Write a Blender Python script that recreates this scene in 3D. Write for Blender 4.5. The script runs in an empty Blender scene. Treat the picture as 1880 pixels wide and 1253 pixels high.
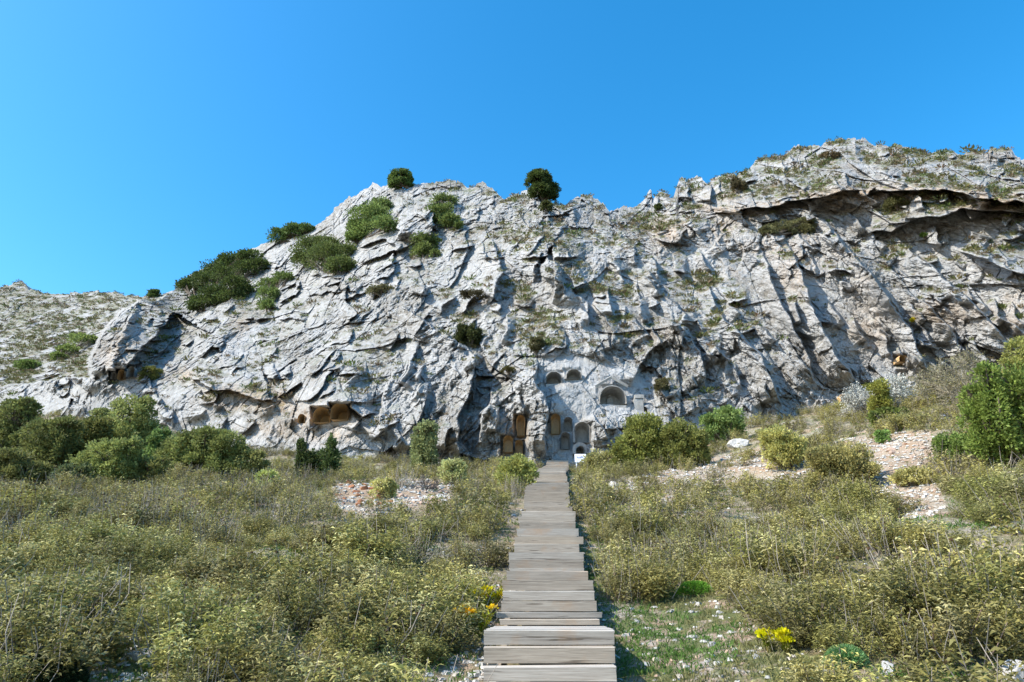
import bpy, math, random
import numpy as np
from math import radians, sin, cos

# ------------------------------------------------------------------ camera, sky, sun, exposure
SC = bpy.context.scene
COL = SC.collection
W0, H0 = 1880.0, 1253.0
F = W0 * 24.0 / 36.0
TH = radians(21.0)
CZ = 2.4
cam_d = bpy.data.cameras.new('camera'); cam = bpy.data.objects.new('camera', cam_d); COL.objects.link(cam)
cam_d.lens = 24.0; cam_d.sensor_width = 36.0; cam_d.clip_start = 0.1; cam_d.clip_end = 3000
cam.location = (0, 0, CZ); cam.rotation_euler = (math.pi / 2 + TH, 0, 0)
SC.camera = cam

SUN_EL, SUN_AZ = radians(43), radians(248)          # azimuth clockwise from +Y (view direction)
SV = np.array([sin(SUN_AZ) * cos(SUN_EL), cos(SUN_AZ) * cos(SUN_EL), sin(SUN_EL)])
w = bpy.data.worlds.new('World'); SC.world = w; w.use_nodes = True
nt = w.node_tree; bg = nt.nodes['Background']
sky = nt.nodes.new('ShaderNodeTexSky'); sky.sky_type = 'NISHITA'; sky.sun_disc = False
sky.sun_elevation = SUN_EL; sky.sun_rotation = SUN_AZ; sky.altitude = 0
sky.air_density = 1.0; sky.dust_density = 0.9; sky.ozone_density = 3.0
hs = nt.nodes.new('ShaderNodeHueSaturation'); hs.inputs['Saturation'].default_value = 1.38; hs.inputs['Value'].default_value = 1.36
hs.inputs['Hue'].default_value = 0.49
nt.links.new(sky.outputs[0], hs.inputs['Color']); nt.links.new(hs.outputs[0], bg.inputs[0])
bg.inputs[1].default_value = 0.15
sd = bpy.data.lights.new('sun', 'SUN'); so = bpy.data.objects.new('sun', sd); COL.objects.link(so)
sd.energy = 4.6; sd.angle = radians(0.5); sd.color = (1.0, 0.93, 0.80)
from mathutils import Vector, Matrix
so.rotation_euler = Vector(SV).to_track_quat('Z', 'Y').to_euler()
so.location = (-60, -20, 80)
SC.view_settings.view_transform = 'Standard'; SC.view_settings.look = 'None'
SC.view_settings.exposure = 0.70; SC.view_settings.gamma = 1.0
SC.cycles.max_bounces = 5; SC.cycles.diffuse_bounces = 3; SC.cycles.transparent_max_bounces = 4
SC.cycles.transmission_bounces = 2; SC.cycles.glossy_bounces = 1

rng = np.random.default_rng(7)
random.seed(7)

# ------------------------------------------------------------------ projection helpers
def P(px, py, zc):
    px = np.asarray(px, float); py = np.asarray(py, float); zc = np.asarray(zc, float)
    x = (px - W0 / 2) / F * zc; yc = (H0 / 2 - py) / F * zc
    return np.stack([x, zc * cos(TH) - yc * sin(TH), zc * sin(TH) + yc * cos(TH) + CZ], -1)
def proj(p):
    p = np.asarray(p, float)
    z = p[..., 2] - CZ
    zc = p[..., 1] * cos(TH) + z * sin(TH); yc = -p[..., 1] * sin(TH) + z * cos(TH)
    zz = np.where(zc > 0.1, zc, 0.1)
    return W0 / 2 + p[..., 0] / zz * F, H0 / 2 - yc / zz * F, zc
def sstep(a, b, x):
    t = np.clip((x - a) / (b - a), 0, 1); return t * t * (3 - 2 * t)

# ------------------------------------------------------------------ noise
def hsh(ix, iy, s):
    n = (ix.astype(np.int64) * 374761393 + iy.astype(np.int64) * 668265263 + s * 1442695041) & 0xFFFFFFFF
    n = ((n ^ (n >> 13)) * 1274126177) & 0xFFFFFFFF
    n = ((n ^ (n >> 15)) * 2246822519) & 0xFFFFFFFF
    return ((n ^ (n >> 16)) & 0xFFFFFF).astype(np.float32) / 16777216.0
def vnoise(x, y, s=0):
    ix = np.floor(x); iy = np.floor(y); fx = (x - ix).astype(np.float32); fy = (y - iy).astype(np.float32)
    out = 0
    ux = fx * fx * fx * (fx * (fx * 6 - 15) + 10); uy = fy * fy * fy * (fy * (fy * 6 - 15) + 10)
    def g(dx, dy):
        a = hsh(ix + dx, iy + dy, s) * 6.2831853
        return np.cos(a) * (fx - dx) + np.sin(a) * (fy - dy)
    a = g(0, 0); b = g(1, 0); c = g(0, 1); d = g(1, 1)
    return ((a + (b - a) * ux) * (1 - uy) + (c + (d - c) * ux) * uy) * 1.4
def fbm(x, y, s=0, o=4, g=0.5):
    t = 0; a = 1.0
    for i in range(o):
        t = t + a * vnoise(x, y, s + i * 17); x = x * 2.03 + 3.1; y = y * 2.03 - 1.7; a *= g
    return t
def ridged(x, y, s=0, o=3):
    t = 0; a = 1.0
    for i in range(o):
        t = t + a * (1 - 2 * np.abs(vnoise(x, y, s + i * 31))); x = x * 2.1 + 1.3; y = y * 2.1 + 7.7; a *= 0.5
    return t / 1.75
def facet(x, y, s=0, tilt=1.0):
    """voronoi cells, each a tilted plane: broken rock faces. Returns (height, edge distance)."""
    ix = np.floor(x); iy = np.floor(y)
    best = np.full(x.shape, 9., np.float32); sec = np.full(x.shape, 9., np.float32); h = np.zeros(x.shape, np.float32)
    for dx in (-1, 0, 1):
        for dy in (-1, 0, 1):
            cx = ix + dx; cy = iy + dy
            rx = cx + hsh(cx, cy, s) - x; ry = cy + hsh(cx, cy, s + 5) - y
            d = (rx * rx + ry * ry).astype(np.float32)
            tx = hsh(cx, cy, s + 9) - 0.5; ty = hsh(cx, cy, s + 13) - 0.5; of = hsh(cx, cy, s + 21) - 0.5
            hh = (of * 0.55 + tilt * 1.6 * (tx * rx + ty * ry)).astype(np.float32)
            m = d < best
            sec = np.where(m, best, np.minimum(sec, d)); h = np.where(m, hh, h); best = np.where(m, d, best)
    return h, np.sqrt(sec) - np.sqrt(best)

# ------------------------------------------------------------------ thin plate spline
class TPS:
    def __init__(s, x, y, v, lam=0.0, sc=1.0):
        s.sc = sc; x = np.array(x, float) / sc; y = np.array(y, float) / sc; s.x = x; s.y = y; n = len(x)
        K = s.U(x[:, None] - x[None], y[:, None] - y[None]) + np.eye(n) * lam
        Pm = np.stack([np.ones(n), x, y], 1)
        A = np.zeros((n + 3, n + 3)); A[:n, :n] = K; A[:n, n:] = Pm; A[n:, :n] = Pm.T
        s.c = np.linalg.solve(A, np.concatenate([np.array(v, float), np.zeros(3)]))
    def U(s, dx, dy):
        r2 = dx * dx + dy * dy
        return 0.5 * r2 * np.log(r2 + 1e-12)
    def __call__(s, x, y):
        x = np.asarray(x, float) / s.sc; y = np.asarray(y, float) / s.sc; o = s.c[-3] + s.c[-2] * x + s.c[-1] * y
        for i in range(len(s.x)): o = o + s.c[i] * s.U(x - s.x[i], y - s.y[i])
        return o

# ------------------------------------------------------------------ mesh / object helpers
def mesh_np(name, V, Q, mat=None, smooth=False, attrs=None):
    V = np.asarray(V, np.float32); Q = np.asarray(Q, np.int32); k = Q.shape[1]
    me = bpy.data.meshes.new(name); me.vertices.add(len(V)); me.vertices.foreach_set('co', V.ravel())
    me.loops.add(Q.size); me.loops.foreach_set('vertex_index', Q.ravel())
    me.polygons.add(len(Q)); me.polygons.foreach_set('loop_start', np.arange(0, Q.size, k, dtype=np.int32))
    me.polygons.foreach_set('loop_total', np.full(len(Q), k, np.int32))
    me.polygons.foreach_set('use_smooth', np.full(len(Q), bool(smooth)))
    if attrs:
        for an, av in attrs.items():
            a = me.attributes.new(an, 'FLOAT_COLOR', 'POINT')
            av = np.asarray(av, np.float32)
            if av.shape[1] == 3: av = np.concatenate([av, np.ones((len(av), 1), np.float32)], 1)
            a.data.foreach_set('color', av.ravel())
    me.update(calc_edges=True)
    if mat: me.materials.append(mat)
    return me
def link(name, me, parent=None, loc=(0, 0, 0)):
    o = bpy.data.objects.new(name, me); COL.objects.link(o); o.location = loc
    if parent: o.parent = parent
    return o
def tag(o, label=None, cat=None, group=None, kind=None):
    if label: o['label'] = label
    if cat: o['category'] = cat
    if group: o['group'] = group
    if kind: o['kind'] = kind
    return o
def empty(name, loc, label, cat, group=None, rz=0):
    o = bpy.data.objects.new(name, None); COL.objects.link(o); o.location = loc; o.rotation_euler = (0, 0, rz)
    o.empty_display_size = 0.2
    return tag(o, label, cat, group)
class MB:
    """collects quads"""
    def __init__(s): s.v = []; s.q = []; s.c = []; s.n = 0
    def add(s, V, Q, C=None):
        V = np.asarray(V, float).reshape(-1, 3); Q = np.asarray(Q, int)
        s.v.append(V); s.q.append(Q + s.n); s.n += len(V)
        if C is None: C = (1, 1, 1)
        C = np.asarray(C, float)
        if C.ndim == 1: C = np.tile(C, (len(V), 1))
        s.c.append(C)
    def box(s, a, b, C=None):
        x0, y0, z0 = a; x1, y1, z1 = b
        V = [(x0, y0, z0), (x1, y0, z0), (x1, y1, z0), (x0, y1, z0), (x0, y0, z1), (x1, y0, z1), (x1, y1, z1), (x0, y1, z1)]
        s.add(V, [(0, 3, 2, 1), (4, 5, 6, 7), (0, 1, 5, 4), (1, 2, 6, 5), (2, 3, 7, 6), (3, 0, 4, 7)], C)
    def tube(s, pts, rad, n=5, C=None):
        pts = np.asarray(pts, float); rad = np.broadcast_to(np.asarray(rad, float), (len(pts),))
        d = np.gradient(pts, axis=0); d /= np.linalg.norm(d, axis=1)[:, None] + 1e-9
        up = np.array([0.13, 0.31, 0.94]); a = np.cross(d, up); a /= np.linalg.norm(a, axis=1)[:, None] + 1e-9
        b = np.cross(d, a); t = np.arange(n) / n * 2 * math.pi
        V = pts[:, None] + rad[:, None, None] * (a[:, None] * np.cos(t)[None, :, None] + b[:, None] * np.sin(t)[None, :, None])
        Q = []
        for i in range(len(pts) - 1):
            for j in range(n):
                Q.append((i * n + j, i * n + (j + 1) % n, (i + 1) * n + (j + 1) % n, (i + 1) * n + j))
        s.add(V.reshape(-1, 3), Q, C)
    def leaves(s, c, d, L, Wd, C, droop=0.15):
        """diamond leaves: c (N,3) base, d (N,3) direction"""
        N = len(c); d = d / (np.linalg.norm(d, axis=1)[:, None] + 1e-9)
        r = rng.normal(size=(N, 3)); sd_ = np.cross(d, r); sd_ /= np.linalg.norm(sd_, axis=1)[:, None] + 1e-9
        L = np.broadcast_to(L, (N,))[:, None]; Wd = np.broadcast_to(Wd, (N,))[:, None]
        mid = c + d * L * 0.5; tip = c + d * L; tip[:, 2] -= droop * L[:, 0]
        V = np.stack([c, mid - sd_ * Wd / 2, tip, mid + sd_ * Wd / 2], 1).reshape(-1, 3)
        Q = np.arange(4 * N).reshape(N, 4)
        s.add(V, Q, np.repeat(C, 4, axis=0))
    def mesh(s, name, mat, smooth=False):
        return mesh_np(name, np.concatenate(s.v), np.concatenate(s.q), mat, smooth, {'tint': np.concatenate(s.c)})
    def obj(s, name, mat, parent=None, loc=(0, 0, 0), smooth=False):
        return link(name, s.mesh(name, mat, smooth), parent, loc)
def grid_faces(nr, nc):
    i = np.arange(nr - 1)[:, None] * nc + np.arange(nc - 1)[None]
    return np.stack([i, i + 1, i + nc + 1, i + nc], -1).reshape(-1, 4)

# ------------------------------------------------------------------ materials
def nodes(name):
    m = bpy.data.materials.new(name); m.use_nodes = True; t = m.node_tree
    b = t.nodes['Principled BSDF']; b.inputs['Roughness'].default_value = 0.85
    if 'Specular IOR Level' in b.inputs: b.inputs['Specular IOR Level'].default_value = 0.2
    return m, t, b
def N(t, typ, **kw):
    n = t.nodes.new(typ)
    for k, v in kw.items():
        if k in n.inputs: n.inputs[k].default_value = v
        else: setattr(n, k, v)
    return n
def ramp(t, src, stops):
    r = t.nodes.new('ShaderNodeValToRGB'); e = r.color_ramp.elements
    while len(e) < len(stops): e.new(0.5)
    for el, (p, c) in zip(e, stops):
        el.position = p; el.color = (c, c, c, 1) if not hasattr(c, '__len__') else (*c, 1)
    t.links.new(src, r.inputs[0]); return r.outputs[0]
def mix(t, fac, a, b, mode='MIX'):
    n = t.nodes.new('ShaderNodeMix'); n.data_type = 'RGBA'; n.blend_type = mode
    for sock, v in ((n.inputs[0], fac), (n.inputs[6], a), (n.inputs[7], b)):
        if hasattr(v, 'is_linked') or hasattr(v, 'links'): t.links.new(v, sock)
        else: sock.default_value = v if not hasattr(v, '__len__') else (*v[:3], 1)
    return n.outputs[2]
def noise(t, scale, detail=5, rough=0.6, vec=None, dist=0.0):
    n = t.nodes.new('ShaderNodeTexNoise'); n.inputs['Scale'].default_value = scale
    n.inputs['Detail'].default_value = detail; n.inputs['Roughness'].default_value = rough
    n.inputs['Distortion'].default_value = dist
    if vec is not None: t.links.new(vec, n.inputs['Vector'])
    return n.outputs[0]

def rock_material():
    m, t, b = nodes('limestone')
    co = t.nodes.new('ShaderNodeTexCoord').outputs['Object']
    at = N(t, 'ShaderNodeAttribute', attribute_name='mask'); sp = t.nodes.new('ShaderNodeSeparateColor')
    t.links.new(at.outputs['Color'], sp.inputs[0])
    n1 = noise(t, 0.35, 8, 0.65, co); n2 = noise(t, 2.2, 8, 0.7, co, 0.4); n3 = noise(t, 9.0, 6, 0.7, co)
    base = mix(t, ramp(t, n1, [(0.35, 0), (0.65, 1)]), (0.30, 0.31, 0.32), (0.45, 0.455, 0.46))
    base = mix(t, ramp(t, n2, [(0.38, 1), (0.56, 0)]), base, (0.33, 0.325, 0.32))
    base = mix(t, ramp(t, n3, [(0.45, 0), (0.72, 0.5)]), base, (0.56, 0.555, 0.54))
    n4 = noise(t, 5.0, 5, 0.65, co, 1.0); n5 = noise(t, 1.1, 5, 0.7, co, 0.6)
    base = mix(t, ramp(t, n4, [(0.30, 0.75), (0.42, 0)]), base, (0.14, 0.13, 0.12))
    base = mix(t, ramp(t, n5, [(0.33, 0.5), (0.46, 0)]), base, (0.24, 0.215, 0.18))
    mpv = N(t, 'ShaderNodeMapping'); mpv.inputs['Scale'].default_value = (1.0, 0.6, 0.28); mpv.inputs['Rotation'].default_value = (0, 0.35, 0); t.links.new(co, mpv.inputs[0])
    nv = noise(t, 2.6, 7, 0.7, mpv.outputs[0], 0.8)
    base = mix(t, ramp(t, nv, [(0.36, 0.7), (0.43, 0)]), base, (0.19, 0.18, 0.165))
    base = mix(t, ramp(t, nv, [(0.56, 0), (0.68, 0.55)]), base, (0.55, 0.545, 0.535))
    # weathered dark lichen
    lm = mix(t, 1.0, sp.outputs[1], ramp(t, n2, [(0.42, 0.8), (0.60, 0.05)]), 'MULTIPLY')
    base = mix(t, lm, base, (0.16, 0.145, 0.12))
    # iron stain
    om = mix(t, 1.0, sp.outputs[0], ramp(t, noise(t, 1.3, 6, 0.6, co), [(0.35, 0.1), (0.62, 0.8)]), 'MULTIPLY')
    base = mix(t, om, base, (0.44, 0.30, 0.17))
    # soil and dry grass on ledges
    vm = mix(t, 1.0, sp.outputs[2], ramp(t, noise(t, 1.7, 7, 0.75, co), [(0.42, 0), (0.55, 1)]), 'MULTIPLY')
    vc = mix(t, ramp(t, noise(t, 0.8, 3, 0.5, co), [(0.4, 0), (0.6, 1)]), (0.17, 0.13, 0.075), (0.115, 0.135, 0.045))
    base = mix(t, vm, base, vc)
    t.links.new(base, b.inputs['Base Color'])
    bp = N(t, 'ShaderNodeBump', Strength=1.0, Distance=0.35)
    h = mix(t, 0.35, mix(t, 0.5, n2, nv), n4); t.links.new(h, bp.inputs['Height'])
    t.links.new(bp.outputs[0], b.inputs['Normal'])
    return m
def carved_material(name, col, col2):
    m, t, b = nodes(name)
    co = t.nodes.new('ShaderNodeTexCoord').outputs['Object']
    mp = N(t, 'ShaderNodeMapping'); mp.inputs['Scale'].default_value = (1, 1, 0.25); t.links.new(co, mp.inputs[0])
    c = mix(t, ramp(t, noise(t, 3.0, 6, 0.65, mp.outputs[0]), [(0.38, 0), (0.62, 1)]), col, col2)
    c = mix(t, ramp(t, noise(t, 12, 4, 0.6, co), [(0.5, 0), (0.75, 0.5)]), c, (0.16, 0.14, 0.12))
    t.links.new(c, b.inputs['Base Color'])
    bp = N(t, 'ShaderNodeBump', Strength=0.7, Distance=0.06); t.links.new(noise(t, 5, 6, 0.7, co), bp.inputs['Height'])
    t.links.new(bp.outputs[0], b.inputs['Normal']); return m
def ground_material():
    m, t, b = nodes('stony_soil')
    co = t.nodes.new('ShaderNodeTexCoord').outputs['Object']
    at = N(t, 'ShaderNodeAttribute', attribute_name='mask'); sp = t.nodes.new('ShaderNodeSeparateColor')
    t.links.new(at.outputs['Color'], sp.inputs[0])
    n1 = noise(t, 1.2, 6, 0.6, co); n2 = noise(t, 14, 6, 0.75, co)
    soil = mix(t, ramp(t, n1, [(0.4, 0), (0.6, 1)]), (0.16, 0.12, 0.085), (0.24, 0.19, 0.14))
    peb = mix(t, ramp(t, noise(t, 0.9, 4, 0.5, co), [(0.42, 0), (0.6, 1)]), (0.46, 0.41, 0.35), (0.42, 0.30, 0.21))
    soil = mix(t, ramp(t, n2, [(0.42, 0), (0.55, 1)]), soil, peb)
    bare = mix(t, ramp(t, n2, [(0.40, 0.0), (0.56, 1)]), (0.31, 0.21, 0.145), peb)
    c = mix(t, sp.outputs[0], soil, bare)
    g = mix(t, ramp(t, n2, [(0.3, 0), (0.7, 1)]), (0.07, 0.11, 0.025), (0.16, 0.17, 0.06))
    gm = mix(t, 1.0, sp.outputs[1], ramp(t, noise(t, 2.3, 6, 0.7, co), [(0.40, 0), (0.52, 1)]), 'MULTIPLY')
    c = mix(t, gm, c, g)
    t.links.new(c, b.inputs['Base Color'])
    bp = N(t, 'ShaderNodeBump', Strength=1.0, Distance=0.06); t.links.new(n2, bp.inputs['Height'])
    t.links.new(bp.outputs[0], b.inputs['Normal']); return m
def leaf_material(name, trans=0.3, rough=0.6):
    m = bpy.data.materials.new(name); m.use_nodes = True; t = m.node_tree
    b = t.nodes['Principled BSDF']; b.inputs['Roughness'].default_value = rough
    b.inputs['Specular IOR Level'].default_value = 0.25
    at = N(t, 'ShaderNodeAttribute', attribute_name='tint')
    oi = t.nodes.new('ShaderNodeObjectInfo')
    hsn = t.nodes.new('ShaderNodeHueSaturation')
    mr = N(t, 'ShaderNodeMapRange'); mr.inputs[3].default_value = 0.58; mr.inputs[4].default_value = 1.2
    m2 = N(t, 'ShaderNodeMath', operation='MULTIPLY'); m2.inputs[1].default_value = 7.3; m3 = N(t, 'ShaderNodeMath', operation='FRACT'); m4 = N(t, 'ShaderNodeMapRange'); m4.inputs[3].default_value = 0.489; m4.inputs[4].default_value = 0.509
    t.links.new(oi.outputs['Random'], m2.inputs[0]); t.links.new(m2.outputs[0], m3.inputs[0]); t.links.new(m3.outputs[0], m4.inputs[0]); t.links.new(m4.outputs[0], hsn.inputs['Hue'])
    t.links.new(oi.outputs['Random'], mr.inputs[0]); t.links.new(mr.outputs[0], hsn.inputs['Value'])
    t.links.new(at.outputs['Color'], hsn.inputs['Color'])
    t.links.new(hsn.outputs[0], b.inputs['Base Color'])
    tr = t.nodes.new('ShaderNodeBsdfTranslucent'); t.links.new(hsn.outputs[0], tr.inputs[0])
    mx = t.nodes.new('ShaderNodeMixShader'); mx.inputs[0].default_value = trans
    t.links.new(b.outputs[0], mx.inputs[1]); t.links.new(tr.outputs[0], mx.inputs[2])
    t.links.new(mx.outputs[0], t.nodes['Material Output'].inputs[0]); return m
def wood_material():
    m, t, b = nodes('weathered_wood')
    co = t.nodes.new('ShaderNodeTexCoord').outputs['Object']; oi = t.nodes.new('ShaderNodeObjectInfo')
    ad = N(t, 'ShaderNodeVectorMath', operation='ADD'); t.links.new(co, ad.inputs[0])
    cm = N(t, 'ShaderNodeCombineXYZ'); mm = N(t, 'ShaderNodeMath', operation='MULTIPLY'); mm.inputs[1].default_value = 37
    t.links.new(oi.outputs['Random'], mm.inputs[0]); t.links.new(mm.outputs[0], cm.inputs[0]); t.links.new(mm.outputs[0], cm.inputs[2])
    t.links.new(cm.outputs[0], ad.inputs[1])
    mp = N(t, 'ShaderNodeMapping'); mp.inputs['Scale'].default_value = (1.5, 34, 52); t.links.new(ad.outputs[0], mp.inputs[0])
    g = noise(t, 1.6, 8, 0.7, mp.outputs[0], 0.6)
    c = mix(t, ramp(t, g, [(0.3, 0), (0.7, 1)]), (0.20, 0.18, 0.155), (0.41, 0.385, 0.35))
    mp2 = N(t, 'ShaderNodeMapping'); mp2.inputs['Scale'].default_value = (0.8, 26, 34); t.links.new(ad.outputs[0], mp2.inputs[0])
    cr = noise(t, 1.1, 3, 0.5, mp2.outputs[0], 1.2)
    c = mix(t, ramp(t, cr, [(0.34, 0.9), (0.375, 0)]), c, (0.10, 0.085, 0.07))
    c = mix(t, ramp(t, noise(t, 1.7, 4, 0.6, ad.outputs[0]), [(0.55, 0), (0.72, 0.55)]), c, (0.34, 0.22, 0.13))
    bt = ramp(t, oi.outputs['Random'], [(0.0, (0.80, 0.78, 0.76)), (0.35, (1.0, 0.93, 0.85)), (0.65, (0.9, 0.92, 0.95)), (1.0, (1.12, 1.08, 1.04))])
    c = mix(t, 1.0, c, bt, 'MULTIPLY')
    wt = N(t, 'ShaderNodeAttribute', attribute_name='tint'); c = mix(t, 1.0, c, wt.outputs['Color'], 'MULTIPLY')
    t.links.new(c, b.inputs['Base Color'])
    bp = N(t, 'ShaderNodeBump', Strength=0.3, Distance=0.004); t.links.new(g, bp.inputs['Height'])
    t.links.new(bp.outputs[0], b.inputs['Normal']); return m
def tint_material(name, rough=0.9, bump=0.0, scale=20, var=0.35):
    m, t, b = nodes(name); b.inputs['Roughness'].default_value = rough
    at = N(t, 'ShaderNodeAttribute', attribute_name='tint')
    co = t.nodes.new('ShaderNodeTexCoord').outputs['Object']
    n = noise(t, scale, 6, 0.7, co)
    c = mix(t, 1.0, at.outputs['Color'], ramp(t, n, [(0.3, 1 - var), (0.7, 1.0)]), 'MULTIPLY')
    t.links.new(c, b.inputs['Base Color'])
    if bump:
        bp = N(t, 'ShaderNodeBump', Strength=0.8, Distance=bump); t.links.new(n, bp.inputs['Height'])
        t.links.new(bp.outputs[0], b.inputs['Normal'])
    return m
M_ROCK = rock_material(); M_GROUND = ground_material(); M_WOOD = wood_material()
M_LEAF = leaf_material('leaf', 0.25); M_NEEDLE = leaf_material('evergreen_leaf', 0.4)
M_STEM = tint_material('stem'); M_STONE = tint_material('loose_stone', 0.9, 0.03, 9, 0.45)
M_FLOWER = leaf_material('flower', 0.2)
M_CARVE = carved_material('carved_rock', (0.42, 0.41, 0.39), (0.30, 0.29, 0.275))
M_CARVE_O = carved_material('stained_carved_rock', (0.60, 0.38, 0.17), (0.46, 0.33, 0.20))

# ------------------------------------------------------------------ key lines (measured heights and distances)
FOOT = [(-200, 800, 92), (0, 765, 84), (120, 760, 77), (200, 775, 70), (350, 805, 59), (450, 820, 54), (700, 845, 47.5), (850, 850, 46),
        (1000, 852, 45.3), (1100, 850, 45), (1200, 815, 45.2), (1400, 772, 45), (1560, 742, 44), (1700, 718, 42), (1880, 668, 38), (2080, 640, 36)]
FOOT = [(a, b, c * (1 + 0.30 * max(0, min(1, (a - 1300) / 600.)))) for a, b, c in FOOT]
fp = np.array(FOOT, float)
SIL = [(-200, 560), (-60, 545), (0, 531), (18, 523), (28, 518), (38, 517), (46, 521), (52, 532), (66, 534), (95, 541), (130, 540), (180, 536), (230, 541),
       (262, 545), (280, 540), (300, 540), (318, 533), (345, 508), (380, 490), (410, 478), (445, 464), (480, 450), (500, 443), (540, 430), (575, 417),
       (598, 402), (612, 394), (614, 382), (630, 372), (640, 360), (655, 352), (668, 347), (684, 339), (700, 343), (715, 337), (745, 345), (770, 340), (800, 334), (835, 333),
       (860, 342), (885, 337), (903, 343), (915, 356), (927, 368), (940, 358), (965, 349), (985, 349), (1000, 362), (1014, 377), (1040, 376), (1060, 362), (1085, 362),
       (1105, 372), (1120, 385), (1150, 381), (1178, 376), (1188, 362), (1194, 353), (1200, 364), (1210, 351), (1222, 356), (1232, 365), (1242, 364), (1246, 330),
       (1252, 325), (1260, 333), (1280, 326), (1292, 330), (1303, 342), (1306, 329), (1330, 324), (1350, 323), (1360, 315), (1378, 305), (1388, 293), (1430, 284), (1450, 276),
       (1465, 268), (1480, 272), (1500, 265), (1520, 262), (1532, 258), (1545, 252), (1556, 260), (1570, 254), (1585, 256), (1600, 262), (1635, 270), (1670, 272), (1700, 279),
       (1730, 281), (1750, 279), (1760, 286), (1775, 278), (1810, 276), (1845, 273), (1858, 277), (1864, 287), (1880, 292), (1950, 300), (2080, 330)]
sl = np.array(SIL, float)
CT = [(-200, 700, 104), (0, 700, 98), (60, 715, 90), (170, 560, 100), (200, 600, 90), (262, 552, 96), (170, 690, 78), (0, 560, 130),
      (330, 530, 118), (300, 640, 84), (250, 700, 73),
      (450, 465, 112), (400, 560, 92), (350, 700, 67), (500, 600, 78), (600, 400, 104), (600, 700, 55), (520, 720, 58), (700, 345, 100), (850, 335, 96),
      (700, 500, 76), (700, 600, 64), (800, 720, 52), (850, 600, 60), (850, 450, 76),
      (1000, 730, 48), (1000, 650, 51.5), (1000, 560, 59), (1000, 450, 70), (1000, 370, 84), (1100, 700, 48.5), (1120, 630, 53), (1100, 500, 64), (1100, 380, 82),
      (1200, 700, 50), (1250, 600, 56), (1300, 500, 64), (1300, 410, 71), (1280, 330, 86), (1200, 390, 80), (1400, 640, 51), (1400, 300, 78), (1430, 420, 63),
      (1550, 640, 48), (1550, 520, 53), (1550, 420, 59), (1550, 330, 63), (1550, 256, 72), (1700, 600, 45.5), (1700, 450, 52), (1700, 360, 54), (1700, 282, 62),
      (1850, 560, 41.5), (1860, 420, 46), (1860, 276, 55), (2080, 500, 38), (2080, 340, 48)]
HC = [(0, 530, 235), (150, 540, 220), (300, 540, 200), (0, 640, 165), (150, 640, 150), (0, 700, 122), (160, 695, 112), (230, 600, 165), (-200, 560, 240), (-200, 700, 130), (0, 800, 95), (200, 800, 90)]
hc = np.array(HC, float); hill_logz = TPS(hc[:, 0], hc[:, 1], np.log(hc[:, 2]), 1e-4, 400.0)
HILL = [(-400, 300), (318, 300), (318, 533), (290, 552), (258, 549), (232, 566), (205, 588), (182, 620), (168, 655), (163, 692), (120, 694), (60, 702), (0, 712), (-400, 712)]
allc = [(a, b, c) for a, b, c in FOOT] + [(a, b, c * (1 + 0.30 * max(0, min(1, (a - 1300) / 600.)))) for a, b, c in CT]
ac = np.array(allc, float)
cliff_logz = TPS(ac[:, 0], ac[:, 1], np.log(ac[:, 2]), 1e-4, 400.0)

# stairs: (y, left, right) of each tread edge in the enlarged crop; width 1.3 m gives the distance
ST = [(1290, 44, 803), (1187, 62, 785), (1083, 78, 768), (990, 92, 752), (930, 150, 705), (893, 157, 690), (833, 165, 680), (778, 173, 669), (722, 178, 658), (672, 185, 645),
      (655, 218, 622), (612, 222, 614), (570, 228, 608), (525, 235, 605), (487, 240, 603), (478, 255, 574), (443, 260, 571), (408, 263, 565), (378, 265, 560),
      (350, 290, 555), (325, 295, 553), (298, 293, 540), (265, 293, 538), (235, 294, 535), (218, 296, 532), (190, 345, 528), (160, 353, 524), (128, 360, 515),
      (100, 417, 531), (70, 419, 525)]
STW = 1.3
steps = []
for (zy, l, r) in ST:
    zc = F * STW * 2.894 / (r - l); px = 860 + (l + r) / 2 / 2.894; py = 820 + zy / 2.894
    p = P(px, py, zc); steps.append([p[0], p[1], p[2]])
steps = np.array(steps)
# extend downhill below the frame
low = [steps[0] + np.array([-0.012 * k, -0.34 * k, -0.16 * k]) for k in (6, 5, 4, 3, 2, 1)]
steps = np.concatenate([np.array(low), steps])
fine = [steps[0]]
for a, b in zip(steps[:-1], steps[1:]):                # no riser higher than 0.24 m
    n = max(1, int(math.ceil((b[2] - a[2]) / 0.24)))
    for k in range(1, n + 1): fine.append(a + (b - a) * k / n)
steps = np.array(fine)

# ------------------------------------------------------------------ ground height field
gp = []
for a, b, c in FOOT: gp.append(P(a, b + 6, c - 1.0))
for s in steps[::3]:
    for dx in (-1.0, 1.0): gp.append(np.array([s[0] + dx, s[1], s[2] - 0.42]))
for a, b, c in [(0, 1253, 6.2), (400, 1253, 6.4), (1500, 1253, 6.3), (1880, 1253, 6.0), (0, 1050, 10.5), (300, 1000, 13.8), (0, 930, 21), (300, 900, 27), (600, 900, 25), (200, 850, 42), (0, 850, 38),
                (1500, 1000, 13.2), (1880, 1000, 10.5), (1300, 900, 24), (1500, 870, 23.5), (1700, 900, 17.5), (1880, 880, 15.5), (1700, 800, 25), (1880, 780, 21), (1500, 800, 34), (1800, 730, 33)]:
    gp.append(P(a, b, c))
for x, y, z in [(-12, -6, -0.6), (0, -8, -1.4), (12, -6, -0.2), (-6, 2, 0.0), (6, 2, 0.2)]: gp.append(np.array([x, y, z]))
gp = np.array(gp)
g_tps = TPS(gp[:, 0], gp[:, 1], gp[:, 2], 2e-3, 30.0)
fw = P(fp[:, 0], fp[:, 1], fp[:, 2])
def stair_x(y): return np.interp(y, steps[:, 1], steps[:, 0])
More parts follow.
